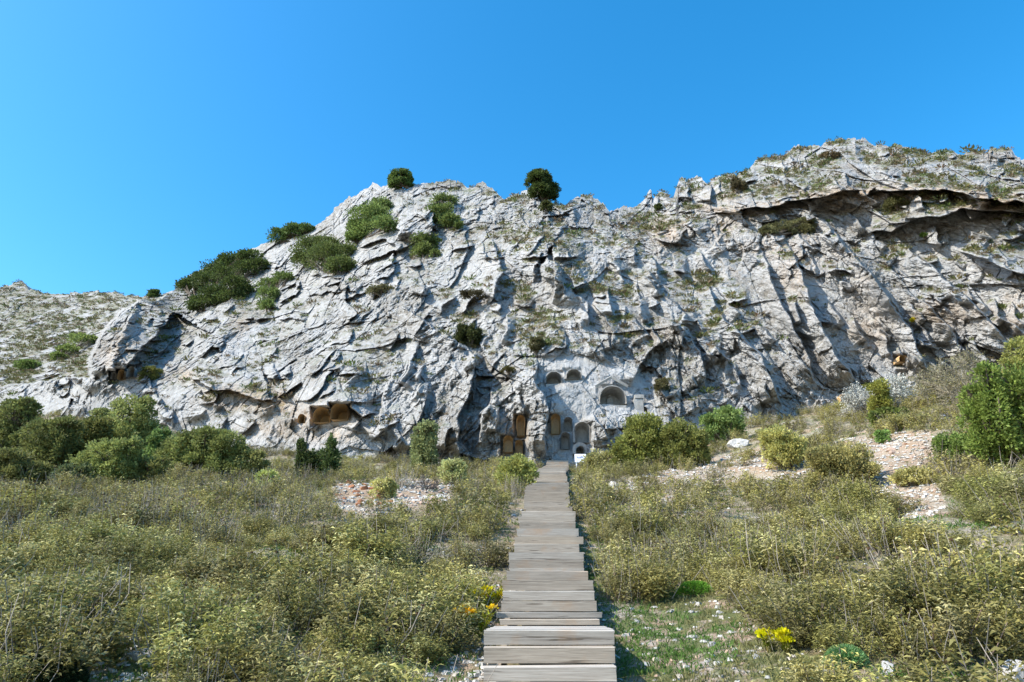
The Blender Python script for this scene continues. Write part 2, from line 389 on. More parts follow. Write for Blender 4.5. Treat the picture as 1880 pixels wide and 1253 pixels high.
def ground_z(x, y):
    x = np.asarray(x, float); y = np.asarray(y, float)
    yf = np.interp(x, fw[:, 0], fw[:, 1])
    yc = np.clip(y, -9, yf + 1.5); xc = np.clip(x, -60, 42)
    z = g_tps(xc, yc)
    ds = np.abs(x - stair_x(y))
    b = fbm(x * 0.28, y * 0.28, 301, 4, 0.5) * 0.22 * sstep(0.8, 3.5, ds) + fbm(x * 1.7, y * 1.7, 311, 3) * 0.035
    return z + b - 0.06 * np.clip(y - yf - 1.5, 0, 100)
def ground_hit(px, py):
    d = P(px, py, 1.0) - np.array([0, 0, CZ]); t = 3.0
    while t < 120:
        p = np.array([0, 0, CZ]) + d * t
        if p[2] <= ground_z(p[0], p[1]): return p
        t *= 1.01
    return np.array([0, 0, CZ]) + d * 60

def in_poly(px, py, poly):
    c = np.zeros(np.shape(px), bool); n = len(poly)
    for i in range(n):
        x0, y0 = poly[i]; x1, y1 = poly[(i + 1) % n]
        m = ((y0 > py) != (y1 > py)) & (px < (x1 - x0) * (py - y0) / (y1 - y0 + 1e-9) + x0)
        c ^= m
    return c
BARE = [[(610, 890), (690, 878), (830, 882), (880, 905), (800, 925), (740, 942), (655, 952), (610, 930)],
        [(1540, 808), (1610, 800), (1700, 790), (1745, 812), (1735, 835), (1700, 860), (1715, 880), (1740, 930), (1700, 955), (1640, 955), (1585, 925), (1575, 895), (1600, 880), (1610, 850), (1590, 830), (1545, 822)],
        [(1120, 1165), (1170, 1115), (1240, 1075), (1340, 1085), (1360, 1120), (1400, 1180), (1480, 1200), (1560, 1215), (1880, 1225), (1880, 1300), (1120, 1300)],
        [(850, 1110), (900, 1070), (920, 1070), (900, 1300), (790, 1300), (830, 1190)],
        [(90, 1175), (180, 1140), (290, 1150), (330, 1210), (290, 1300), (120, 1300)],
        [(1120, 890), (1290, 845), (1420, 815), (1500, 850), (1460, 885), (1380, 880), (1300, 900), (1240, 925), (1130, 920)],
        [(1055, 960), (1085, 960), (1110, 1010), (1120, 1060), (1095, 1090), (1080, 1060)]]

def build_ground():
    ny, nx = 620, 620
    tt = np.linspace(0, 1, ny)
    Y = -40 + 44 * sstep(0, 1, 0) + 0 * tt
    Y = np.concatenate([np.linspace(-60, 3, 24)[:-1], 3 * (40.0) ** np.linspace(0, 1, ny - 23 - 6), np.array([140, 180, 240, 300, 400, 500])])
    t = np.linspace(-1, 1, nx); t = np.sign(t) * np.abs(t) ** 1.25
    X = t[None] * (9 + np.abs(Y)[:, None] * 1.0) * np.where(Y[:, None] < 0, 1.6, 1.0)
    YY = np.repeat(Y[:, None], nx, 1)
    Z = ground_z(X, YY)
    V = np.stack([X, YY, Z], -1).reshape(-1, 3)
    px, py, zc = proj(V)
    bare = np.zeros(len(V))
    for poly in BARE: bare = np.maximum(bare, in_poly(px, py + 6 * fbm(V[:, 0] * .8, V[:, 1] * .8, 5, 2), poly) & (zc > 2))
    grass = np.ones(len(V)) * 0.45
    grass[in_poly(px, py, BARE[6])] = 1; grass[in_poly(px, py, BARE[2])] = 0.9; grass[in_poly(px, py, BARE[4])] = 0.9
    grass[in_poly(px, py, BARE[0]) | in_poly(px, py, BARE[1]) | in_poly(px, py, BARE[5])] = 0.15
    msk = np.stack([bare, grass, bare * 0], 1)
    o = link('ground', mesh_np('ground', V, grid_faces(ny, nx), M_GROUND, True, {'mask': msk}))
    tag(o, kind='structure')
build_ground()

# ------------------------------------------------------------------ the mountain
# each stroke: a break in the rock along a line; the named side stands proud of the other
U_, D_, L_, R_ = (0, -1), (0, 1), (-1, 0), (1, 0)
STR = [
    ([(1300, 396), (1345, 393), (1385, 381), (1430, 378), (1500, 364), (1545, 352), (1592, 351)], U_, 2.3, 50),
    ([(1590, 356), (1650, 351), (1700, 349), (1760, 354), (1800, 366), (1840, 373), (1950, 374)], U_, 3.3, 65),
    ([(1660, 404), (1700, 400), (1735, 396), (1770, 386), (1830, 388), (1950, 390)], U_, 2.4, 28),
    ([(1590, 430), (1640, 425), (1680, 405)], U_, 1.5, 25),
    ([(1515, 400), (1545, 445), (1590, 490), (1630, 540), (1660, 575)], L_, 2.6, 26),
    ([(1585, 480), (1640, 560), (1680, 620), (1710, 690)], L_, 2.2, 26),
    ([(1440, 440), (1475, 500), (1490, 560), (1530, 640), (1570, 700)], L_, 3.0, 34),
    ([(1395, 450), (1430, 540), (1470, 620), (1500, 705)], L_, 2.0, 25),
    ([(1300, 560), (1350, 600), (1400, 655), (1440, 750)], L_, 2.4, 34),
    ([(1640, 430), (1700, 480), (1770, 540), (1830, 600), (1860, 640)], L_, 2.4, 36),
    ([(1760, 460), (1820, 485), (1900, 515)], U_, 2.0, 26),
    ([(1690, 545), (1740, 600), (1790, 660)], L_, 1.6, 30),
    ([(1205, 575), (1260, 600), (1290, 650), (1300, 720)], L_, 1.6, 34),
    ([(1230, 622), (1190, 650), (1168, 690), (1160, 712)], L_, 1.2, 30),
    ([(1085, 560), (1120, 600), (1125, 640)], R_, 1.2, 30),
    ([(985, 655), (985, 700), (1000, 725), (1006, 780), (1003, 842)], L_, 1.8, 40),
    ([(960, 480), (1000, 470), (1030, 490), (1040, 540)], L_, 2.0, 38),
    ([(1010, 440), (1018, 490), (1012, 560)], R_, 2.0, 40),
    ([(905, 440), (925, 500), (900, 560)], L_, 2.0, 34),
    ([(1130, 430), (1200, 470), (1215, 520)], L_, 2.0, 36),
    ([(1040, 520), (1080, 560), (1085, 600)], L_, 1.6, 30),
    ([(1180, 500), (1240, 560), (1280, 590)], L_, 1.8, 34),
    ([(855, 630), (872, 660), (862, 720), (842, 770), (845, 840)], L_, 2.4, 30),
    ([(738, 562), (780, 590), (825, 618), (862, 640)], L_, 2.0, 40),
    ([(905, 700), (890, 760), (865, 830)], R_, 1.4, 34),
    ([(790, 700), (775, 760), (745, 835)], L_, 1.3, 30),
    ([(730, 640), (705, 720), (690, 800)], R_, 1.0, 36),
    ([(341, 684), (360, 700), (385, 713), (403, 717), (437, 721), (470, 731), (497, 736), (512, 722)], U_, 2.4, 40),
    ([(540, 738), (567, 740), (600, 700), (622, 672)], U_, 1.2, 40),
    ([(574, 776), (585, 760), (600, 754), (610, 756), (618, 748), (632, 745), (642, 750), (665, 765), (690, 760)], U_, 2.2, 30),
    ([(250, 745), (330, 700), (440, 650), (560, 590), (640, 545)], D_, 0.9, 40),
    ([(330, 620), (420, 580), (480, 575), (560, 560)], D_, 1.2, 34),
    ([(262, 552), (318, 572), (300, 602), (262, 640), (236, 668), (214, 692)], L_, 5.5, 50),
    ([(250, 553), (236, 580), (222, 620), (205, 655), (196, 694)], R_, 3.0, 16),
    ([(250, 553), (205, 590), (182, 622), (168, 665), (166, 695)], R_, 5.0, 50),
    ([(735, 366), (733, 400), (727, 442)], R_, 2.4, 60),
    ([(797, 370), (797, 400), (790, 445)], L_, 2.4, 60),
    ([(655, 455), (700, 440), (725, 450), (730, 470)], U_, 1.5, 20),
    ([(560, 505), (625, 512), (628, 535), (560, 545)], U_, 1.0, 22),
    ([(510, 555), (545, 545), (556, 515)], L_, 1.6, 28),
    ([(660, 490), (700, 470), (725, 460), (722, 500), (690, 520)], L_, 1.4, 26),
    ([(620, 640), (600, 665), (565, 690)], U_, 1.3, 24),
    ([(1245, 330), (1243, 365)], R_, 2.0, 30),
    ([(1263, 332), (1270, 368)], L_, 1.4, 14),
    ([(1305, 340), (1310, 372)], L_, 2.2, 26),
    ([(1195, 440), (1240, 450), (1262, 420)], U_, 1.6, 30),
    ([(60, 700), (100, 690), (150, 700), (160, 730)], U_, 2.5, 26),
    ([(60, 770), (120, 745), (165, 750)], D_, 2.0, 22),
]
CARVED = [(985, 652), (1060, 648), (1140, 668), (1205, 700), (1215, 760), (1150, 765), (1085, 770), (1080, 845), (1010, 845), (1008, 740), (985, 705)]
# arches: centre px, sill py, width px, height px, iron stained, depth m, kind
ARCH = [
    (1017, 704, 28, 18, 0, 0.9, 'wide'), (1053, 697, 26, 15, 0, 0.7, 'wide'), (1125, 742, 47, 29, 0, 1.3, 'pediment'),
    (1020, 798, 17, 32, 1, 0.5, 'plain'), (1043, 792, 15, 22, 0, 0.6, 'plain'), (1038, 826, 16, 27, 0, 0.7, 'plain'), (1069, 814, 27, 33, 0, 0.9, 'plain'),
    (1065, 834, 15, 12, 0, 0.8, 'rim'), (956, 800, 14, 33, 1, 0.7, 'plain'), (933, 832, 17, 26, 1, 0.5, 'plain'), (953, 834, 14, 22, 1, 0.5, 'plain'),
    (554, 777, 12, 14, 1, 0.9, 'plain'), (590, 776, 30, 24, 1, 1.4, 'plain'), (624, 772, 30, 27, 1, 1.5, 'plain'),
    (208, 697, 8, 12, 0, 1.2, 'plain'), (222, 697, 11, 16, 1, 1.2, 'plain'), (241, 693, 13, 17, 0, 1.2, 'plain'),
    (1652, 667, 14, 10, 1, 0.6, 'plain'), (1657, 698, 12, 13, 0, 0.6, 'plain'), (1722, 706, 12, 10, 1, 0.6, 'plain'), (1548, 742, 14, 15, 1, 0.8, 'plain')]
def poly_dist(px, py, pts, side, mx):
    """signed distance (>0 on the proud side), and position along the line 0..1"""
    best = np.full(px.shape, 1e9, np.float32); sg = np.zeros(px.shape, np.float32); al = np.zeros(px.shape, np.float32)
    L = [0]
    for a, b in zip(pts[:-1], pts[1:]): L.append(L[-1] + math.hypot(b[0] - a[0], b[1] - a[1]))
    for k, (a, b) in enumerate(zip(pts[:-1], pts[1:])):
        dx, dy = b[0] - a[0], b[1] - a[1]; ll = dx * dx + dy * dy
        t = np.clip(((px - a[0]) * dx + (py - a[1]) * dy) / ll, 0, 1)
        qx = px - (a[0] + t * dx); qy = py - (a[1] + t * dy); d = np.hypot(qx, qy)
        nx, ny = -dy, dx
        if nx * side[0] + ny * side[1] < 0: nx, ny = -nx, -ny
        s = np.sign(nx * (px - a[0]) + ny * (py - a[1]))
        m = d < best; best = np.where(m, d, best); sg = np.where(m, s, sg); al = np.where(m, (L[k] + t * math.sqrt(ll)) / L[-1], al)
    return best * sg, al
ANG_X = [-200, 150, 400, 600, 800, 950, 1080, 1250, 1500, 2080]
ANG_A = [20, 25, 32, 42, 62, 78, 95, 115, 128, 138]
def build_mountain():
    NC, NR, NB = 1500, 640, 26
    cx = np.linspace(-160, 2040, NC)
    top = np.interp(cx, sl[:, 0], sl[:, 1]); fj, _ = facet(cx / 26., cx * 0 + .5, 78, 1.6); fk, _ = facet(cx / 9., cx * 0 + .5, 79, 1.6)
    top = top + 1.5 * fbm(cx / 14., cx * 0 + .5, 77, 3) - (6 * fj + 3.2 * fk) * np.interp(cx, [0, 300, 330, 560, 640, 2000], [.5, .5, .35, .5, 1, 1])
    bot = np.interp(cx, fp[:, 0], fp[:, 1]) + 34
    t = np.linspace(0, 1, NR)[:, None] ** 0.92
    kw = np.exp(-np.linspace(-2.2, 2.2, 61) ** 2); kw /= kw.sum()
    tsm = np.convolve(np.pad(top, 30, 'edge'), kw, 'valid') + 6
    PX = np.repeat(cx[None], NR, 0); PY = bot[None] + (tsm - bot)[None] * t + (top - tsm)[None] * sstep(0.80, 1.0, t)
    hm = in_poly(PX + 3 * fbm(PX / 30, PY / 30, 3, 3), PY + 3 * fbm(PX / 30 + 9, PY / 30, 3, 3), HILL).astype(float)
    for _ in range(2): hm = (hm + np.roll(hm, 1, 0) + np.roll(hm, -1, 0) + np.roll(hm, 1, 1) + np.roll(hm, -1, 1)) / 5
    hm[-6:] = hm[-7]; hm[:3] = hm[3]
    zc = np.exp(cliff_logz(PX, PY) * (1 - hm) + hill_logz(PX, PY) * hm)
    B = P(PX, PY, zc)
    du = np.gradient(B, axis=1); dv = np.gradient(B, axis=0); n = np.cross(du, dv); n /= np.linalg.norm(n, axis=2)[..., None] + 1e-9
    n[n[..., 1] > 0] *= -1
    X = B[..., 0].astype(np.float32); Z = (B[..., 2] * 1.0).astype(np.float32)
    SCL = (zc / 60.0) ** 0.35
    carv = in_poly(PX, PY, CARVED).astype(np.float32)
    # soften the carved mask
    for _ in range(6):
        carv = (carv + np.roll(carv, 4, 0) + np.roll(carv, -4, 0) + np.roll(carv, 4, 1) + np.roll(carv, -4, 1)) / 5
    near_foot = 1.0
    wx = fbm(X * 0.12, Z * 0.12, 11, 2) * 1.2; wz = fbm(X * 0.12 + 50, Z * 0.12, 12, 2) * 1.2
    far = hm
    disp = np.zeros_like(X); flute = np.zeros_like(X); edge = np.ones_like(X)
    ang = np.interp(PX, ANG_X, ANG_A) + 14 * fbm(X * 0.06, Z * 0.06, 40, 2)
    nodes_a = np.arange(10, 161, 25.0)
    for k, A in enumerate(nodes_a):
        wgt = np.clip(1 - np.abs(ang - A) / 25.0, 0, 1)
        if k == 0: wgt = np.where(ang < A, 1, wgt)
        if k == len(nodes_a) - 1: wgt = np.where(ang > A, 1, wgt)
        m = wgt > 0.001
        if not m.any(): continue
        ca, sa = cos(radians(A)), sin(radians(A))
        xx = (X[m] + wx[m]) / SCL[m]; zz = (Z[m] + wz[m]) / SCL[m]
        a = (xx * ca + zz * sa); c = (-xx * sa + zz * ca)          # along, across the strata
        h1, e1 = facet(a / 8.0, c / 5.2, 100 + k, 1.3)
        wa = a + 0.25 * fbm(a * 0.8, c * 0.8, 5 + k, 2); wc = c + 0.2 * fbm(a * 0.8, c * 0.8, 55 + k, 2)
        h2, e2 = facet(wa / 3.0, wc / 2.2, 200 + k, 1.8)
        h3, e3 = facet(wa / 1.15, wc / 0.95, 300 + k, 1.8)
        h4, e4 = facet(wa / 0.5, wc / 0.36, 350 + k, 1.6)
        rg = ridged(wa * 0.085, wc * 0.36, 400 + k, 3)
        d = 2.2 * h1 + 0.85 * h2 + 0.42 * h3 + 0.20 * h4 + 1.25 * rg - 0.22 * np.exp(-e1 * 26) - 0.12 * np.exp(-e2 * 22) - 0.06 * np.exp(-e3 * 14)
        disp[m] += (wgt[m] * d * SCL[m])
    q1, g1 = facet((X + wx) / SCL / 4.2, (Z + wz) / SCL / 3.4, 900, 1.6); q2, g2 = facet((X + wx) / SCL / 1.5, (Z + wz) / SCL / 1.7, 910, 1.8)
    low = sstep(900, 600, PX)
    disp = disp * (1 - 0.35 * low) + (0.6 + 0.5 * low) * q1 + (0.25 + 0.3 * low) * q2 - 0.12 * np.exp(-g1 * 28)
    disp += 1.6 * fbm(X * 0.07, Z * 0.07, 21, 3) + 0.24 * fbm(X * 2.2, Z * 1.6, 33, 4, 0.6)
    # smoother slabs low on the left, rough elsewhere
    slab = sstep(-0.15, 0.3, fbm(X * 0.09 + 9, Z * 0.09, 66, 2) + 0.25 * ((PX > 250) & (PX < 760) & (PY > 560)))
    rough = 0.86 - 0.42 * slab
    rough = rough * (1 - 0.74 * carv)
    # ground-down rock next to the arches
    hole = np.zeros_like(X); around = np.zeros_like(X)
    for (ax, ay, aw, ah, st, dp, kd) in ARCH:
        r = aw / 2; u = np.abs(PX - ax); v = ay - PY
        ar = 1.0 - sstep(0, 9, np.maximum(u - r, np.maximum(v - ah, -v - 3)))
        around = np.maximum(around, ar)
        top_ = ah - r * min(1, ah / r * 0.8); rr = ah - top_
        inside = (u < r) & (v > 0) & ((v < top_) | (((u / r) ** 2 + ((v - top_) / rr) ** 2) < 1))
        hole = np.where(inside, dp + 1.2, hole)
    rough = rough * (1 - 0.9 * around)
    disp = disp * rough
    # drawn breaks
    wpx = PX + 5 * fbm(X * 0.5, Z * 0.5, 81, 3); wpy = PY + 5 * fbm(X * 0.5 + 7, Z * 0.5, 82, 3)
    def stroke(pts, side, amp, wd):
        xs = [p[0] for p in pts]; ys = [p[1] for p in pts]; g = wd * 2.6 + 8
        m = (PX > min(xs) - g) & (PX < max(xs) + g) & (PY > min(ys) - g) & (PY < max(ys) + g)
        if not m.any(): return
        d, al = poly_dist(wpx[m], wpy[m], pts, side, g)
        end = np.minimum(1, np.minimum(al, 1 - al) * 6 + 0.02)
        prof = np.where(d > 0, np.exp(-(d / wd) ** 1.5) * sstep(0, 2.0, d), 0)
        disp[m] += (amp * prof * end * (1 - 0.9 * around[m])).astype(np.float32)
    for a_, b_, c_, d_ in STR: stroke(a_, b_, c_ * 1.5, d_)
    r2 = np.random.default_rng(21)
    for k in range(420):
        x = r2.uniform(-60, 1940); f = r2.uniform(0.03, 0.97)
        tp = np.interp(x, sl[:, 0], sl[:, 1]); bt = np.interp(x, fp[:, 0], fp[:, 1]); y = bt + (tp - bt) * f
        if in_poly(np.array(x), np.array(y), CARVED): continue
        if r2.uniform() < 0.30 and f > 0.3: A = radians(r2.uniform(-15, 25)); side = U_
        else: A = radians(np.interp(x, ANG_X, ANG_A) + r2.normal() * 12); side = L_ if r2.uniform() < 0.72 else R_
        ln = r2.uniform(14, 55) * (0.6 if x < 300 else 1); pts = [(x, y)]
        for q in range(3):
            pts.append((pts[-1][0] + cos(A) * ln / 3, pts[-1][1] - sin(A) * ln / 3)); A += r2.normal() * 0.22
        stroke(pts, side, r2.uniform(0.7, 2.4) * (1.0 if f < .8 else .7), r2.uniform(7, 22))
    tf = sstep(1.0, 0.975, t)                               # keep the skyline where it is
    disp = disp * (0.25 + 0.75 * tf)
    disp = disp * (1 - 0.25 * far)
    ray = np.array([0, 0, CZ]) - B; ray /= np.linalg.norm(ray, axis=2)[..., None]
    S = B + ray * disp[..., None]
    # push the arches in, horizontally
    inn = np.array([0, 1, 0.0])
    S = S + hole[..., None] * inn
    # the plateau behind the skyline
    back = []
    s = np.geomspace(0.6, 260, NB)
    bx = S[-1]
    for q in s:
        r = bx.copy(); r[:, 1] += q; r[:, 2] -= 0.10 * q + 0.0011 * q * q
        r[:, 2] += 0.6 * fbm(r[:, 0] * 0.3, r[:, 1] * 0.3, 99, 3) * min(1, q / 4); back.append(r)
    A = np.concatenate([S, np.array(back)], 0)
    # colour masks
    dyy = np.gradient(A[:NR], axis=0); dxx = np.gradient(A[:NR], axis=1); nn = np.cross(dxx, dyy); nn /= np.linalg.norm(nn, axis=2)[..., None] + 1e-9
    nn[n[..., 1] * nn[..., 1] < 0] *= 1
    up = nn[..., 2]
    # local average of slope for ledges
    upa = up.copy()
    for _ in range(3): upa = (upa + np.roll(upa, 2, 0) + np.roll(upa, -2, 0) + np.roll(upa, 2, 1) + np.roll(upa, -2, 1)) / 5
    vegzone = np.clip(sstep(760, 1000, PX) * sstep(690, 600, PY) * 0.9 + 0.4 + 0.6 * far, 0, 1)
    pat = 1.15 * fbm(X * 0.18 + 3, Z * 0.28, 222, 4) + 0.08
    veg = np.clip(sstep(0.38, 0.72, upa) * (0.65 + pat) * 1.7, 0, 1) * vegzone * (1 - carv)
    lich = np.clip(sstep(0.0, 0.6, fbm(X * 0.13 + 31, Z * 0.13, 223, 4)) + 0.15, 0, 1) * (1 - carv)
    lich = np.maximum(lich, 0.7 * in_poly(PX, PY, [(900, 740), (1000, 740), (1010, 850), (890, 850), (880, 800)]))
    lich = np.maximum(lich, 0.8 * sstep(0.1, 0.5, fbm(X * 0.2, Z * 0.2, 230, 3) + 0.3) * in_poly(PX, PY, [(1040, 560), (1240, 590), (1420, 520), (1560, 700), (1440, 750), (1300, 640), (1120, 650)]))
    org = np.zeros_like(X)
    for (ox, oy, rx, ry, st) in [(450, 728, 60, 22, .9), (510, 745, 30, 25, .9), (600, 765, 60, 22, .9), (520, 790, 80, 16, .45), (610, 800, 50, 15, .6), (1020, 790, 12, 25, .8), (955, 800, 14, 26, .8),
                                 (943, 832, 26, 18, .7), (1560, 362, 90, 14, 1), (1700, 355, 120, 16, 1), (1830, 372, 90, 20, 1), (1340, 388, 60, 12, .8), (1420, 378, 50, 10, .8), (1225, 425, 36, 26, .8),
                                 (1460, 500, 40, 45, .5), (1590, 610, 40, 50, .45), (340, 690, 20, 12, .8), (225, 640, 25, 30, .5), (205, 660, 22, 30, .5), (1320, 420, 30, 25, .5), (440, 600, 14, 22, .4), (1480, 425, 40, 20, .35), (1650, 665, 12, 10, .6)]:
        org = np.maximum(org, st * np.exp(-(((PX - ox) / rx) ** 2 + ((PY - oy) / ry) ** 2)))
    org = np.maximum(org, 0.35 * sstep(0.25, 0.7, fbm(X * 0.11 - 9, Z * 0.11, 227, 3)) * sstep(1100, 1300, PX))
    mk = np.zeros((NR + NB, NC, 3)); mk[:NR, :, 0] = org; mk[:NR, :, 1] = lich; mk[:NR, :, 2] = veg
    mk[NR:, :, 2] = 0.5; mk[NR:, :, 1] = 0.3
    me = mesh_np('mountain', A.reshape(-1, 3), grid_faces(NR + NB, NC), M_ROCK, False, {'mask': mk.reshape(-1, 3)})
    tag(link('mountain', me), kind='structure')
    return A[:NR], PX, PY, up, veg, n
MT, MPX, MPY, MUP, MVEG, MN = build_mountain()
mp_x, mp_y, mp_z = proj(MT)
def surf(px, py):
    """nearest visible point of the mountain at an image position"""
    c = int(round((px + 160) / 2200 * 1499)); c0, c1 = max(0, c - 12), min(1499, c + 13)
    d = (mp_x[:, c0:c1] - px) ** 2 + (mp_y[:, c0:c1] - py) ** 2
    m = d < 6; 
    if m.any():
        zz = np.where(m, mp_z[:, c0:c1], 1e9); i = np.unravel_index(np.argmin(zz), zz.shape)
    else: i = np.unravel_index(np.argmin(d), d.shape)
    return MT[:, c0:c1][i]

# ------------------------------------------------------------------ rock-cut tombs
def arch_outline(w, h, n=12):
    r = w / 2; rr = min(r, h * 0.8); y0 = h - rr
    pts = [(-r, 0), (-r, y0 * 0.5), (-r, y0)]
    for i in range(1, n): a = math.pi * (1 - i / n); pts.append((r * cos(a), y0 + rr * sin(a)))
    return pts + [(r, y0), (r, y0 * 0.5), (r, 0)]
AL = ['small arched rock-cut niche high on the carved wall, over a rough panel', 'shallow arched rock-cut niche high on the carved wall, right of its twin',
      'largest arched rock-cut tomb with carved gable and flanking pilasters', 'tall orange-stained arched niche at the left edge of the carved wall',
      'small grey arched niche between the tall orange niche and the wide lower arch', 'grey arched niche low on the wall beneath the small upper one',
      'wide round-headed grey niche just above the little dark arch', 'little dark arched opening with a raised stone rim behind the white sign',
      'tall narrow orange niche on the dark rock left of the carved wall', 'orange-stained arched niche lowest and farthest left beside the head of the stairs', 'orange-stained low niche just right of the lowest left one',
      'smallest of three ochre caves under the left rock overhang', 'wide ochre-roofed cave in the middle of the three under the left overhang', 'wide ochre-roofed cave at the right of the three under the left overhang',
      'tiny leftmost niche at the foot of the far-left rock fin', 'middle brown niche of three at the foot of the far-left rock fin', 'rightmost rounded niche of three at the foot of the far-left rock fin',
      'small orange hollow in the shaded cliff above the white blossoming tree', 'dark small niche in the shaded cliff beside the white blossoming tree', 'small niche low in the shaded cliff left of the bare grey tree', 'orange-stained niche at the cliff foot left of the white blossoming tree']
def build_arch(i, ax, ay, aw, ah, st, dp, kd):
    # the rock face around the opening
    pts = np.array([surf(ax + dx, ay + dy) for dx, dy in ((-aw * .7, -ah * .3), (aw * .7, -ah * .3), (0, -ah * 1.25), (-aw * .6, 4), (aw * .6, 4))])
    dp = dp * (0.85 if kd == 'plain' and i < 11 else 1.0)
    front = np.median(pts[:, 1]); zc = float(np.median(proj(pts)[2])); sc = zc / F
    c0 = P(ax, ay, zc); w_, h_ = aw * sc * 1.04, ah * sc * 1.12
    base = np.array([c0[0], front, c0[2]])
    t = empty('rock_cut_tomb' if i < 11 or i > 16 else 'rock_cave' if i < 14 else 'rock_cut_tomb', base, AL[i], 'tomb' if (i < 11 or i > 13) else 'cave',
              'rock-cut tombs of the carved wall' if i < 8 else 'orange tombs left of the wall' if i < 11 else 'caves under the left overhang' if i < 14 else 'niches of the far-left fin' if i < 17 else 'niches of the shaded right cliff')
    o = np.array(arch_outline(w_, h_)); n = len(o); m = MB()
    ys = [-0.35, 0.0, dp * 0.4, dp * 0.8, dp]; sh = [1.0, 1.0, 0.97, 0.92, 0.85]
    V = np.concatenate([np.stack([o[:, 0] * s_, np.full(n, y), o[:, 1] * (s_ if k > 1 else 1)], 1) for k, (y, s_) in enumerate(zip(ys, sh))])
    V = V + rng.normal(size=V.shape) * 0.012
    Q = [(k * n + j, k * n + j + 1, (k + 1) * n + j + 1, (k + 1) * n + j) for k in range(len(ys) - 1) for j in range(n - 1)]
    m.add(V, Q)
    m.add([(-w_ / 2, -0.1, 0), (w_ / 2, -0.1, 0), (w_ / 2 * .85, dp, 0), (-w_ / 2 * .85, dp, 0)], [(0, 1, 2, 3)])
    mt = M_CARVE_O if st else M_CARVE
    m.obj('vault', mt, t, smooth=False)
    b = MB(); V = np.stack([o[:, 0] * .85, np.full(n, dp), o[:, 1] * .85], 1); Q = [(j, j + 1, n - 2 - j, n - 1 - j) for j in range(n // 2 - 1)]
    b.add(V, Q); b.obj('back_wall', mt, t)
    if kd in ('wide', 'pediment', 'rim') or i in (6,):
        g = MB(); k = 0.10 if kd != 'rim' else 0.22; s1 = 1 + 2 * k / w_ * 1.0
        oo = o * np.array([s1, 1 + k / h_ * 1.2]); n_ = n
        yf = -0.10 if kd != 'rim' else -0.25
        V = np.concatenate([np.stack([o[:, 0], np.full(n, yf), o[:, 1]], 1), np.stack([oo[:, 0], np.full(n, yf), oo[:, 1]], 1), np.stack([oo[:, 0], np.full(n, 0.5), oo[:, 1]], 1), np.stack([o[:, 0], np.full(n, 0.3), o[:, 1]], 1)])
        Q = [(a_ * n + j, a_ * n + j + 1, ((a_ + 1) % 4) * n + j + 1, ((a_ + 1) % 4) * n + j) for a_ in range(4) for j in range(n - 1)]
        g.add(V, Q); g.obj('arch_rim', M_CARVE, t)
    if kd == 'pediment':
        def pb(x0, y0, x1, y1, pr):                       # a raised panel given in pixels around the tomb
            q = MB(); q.box(((x0 - ax) * sc, -pr, (ay - y1) * sc * 1.08), ((x1 - ax) * sc, 0.5, (ay - y0) * sc * 1.08)); return q
        pb(1076, 733, 1092, 757, 0.12).obj('pilaster', M_CARVE, t); pb(1164, 733, 1181, 757, 0.12).obj('pilaster', M_CARVE, t)
        pb(1166, 726, 1183, 732, 0.18).obj('capital', M_CARVE, t); pb(1074, 726, 1094, 732, 0.18).obj('capital', M_CARVE, t)
        pb(1100, 744, 1150, 757, 0.06).obj('sarcophagus_front', M_CARVE, t); pb(1076, 758, 1184, 760, 0.05).obj('ledge', M_CARVE, t)
        q = MB()
        for sg in (-1, 1):
            a = np.array([sg * 30 * sc, 0, 34 * sc]); bb = np.array([0, 0, 52 * sc])
            q.tube([a + (0, -0.05, 0), (a + bb) / 2 + (0, -0.08, 0), bb + (0, -0.05, 0)], 0.12, 4)
        q.obj('gable', M_CARVE, t)
        f = MB(); f.box((-0.22, dp - 0.22, 0.0), (0.22, dp - 0.02, 0.75)); f.tube([(0, dp - .12, .75), (0, dp - .12, 1.0)], [0.16, 0.11], 7); f.obj('relief_figure', M_CARVE, t)
    if i == 0:
        q = MB(); q.box((-w_ / 2, -0.06, -0.62), (w_ / 2, 0.5, -0.06)); q.obj('panel', M_CARVE, t)
for i, a in enumerate(ARCH): build_arch(i, *a)

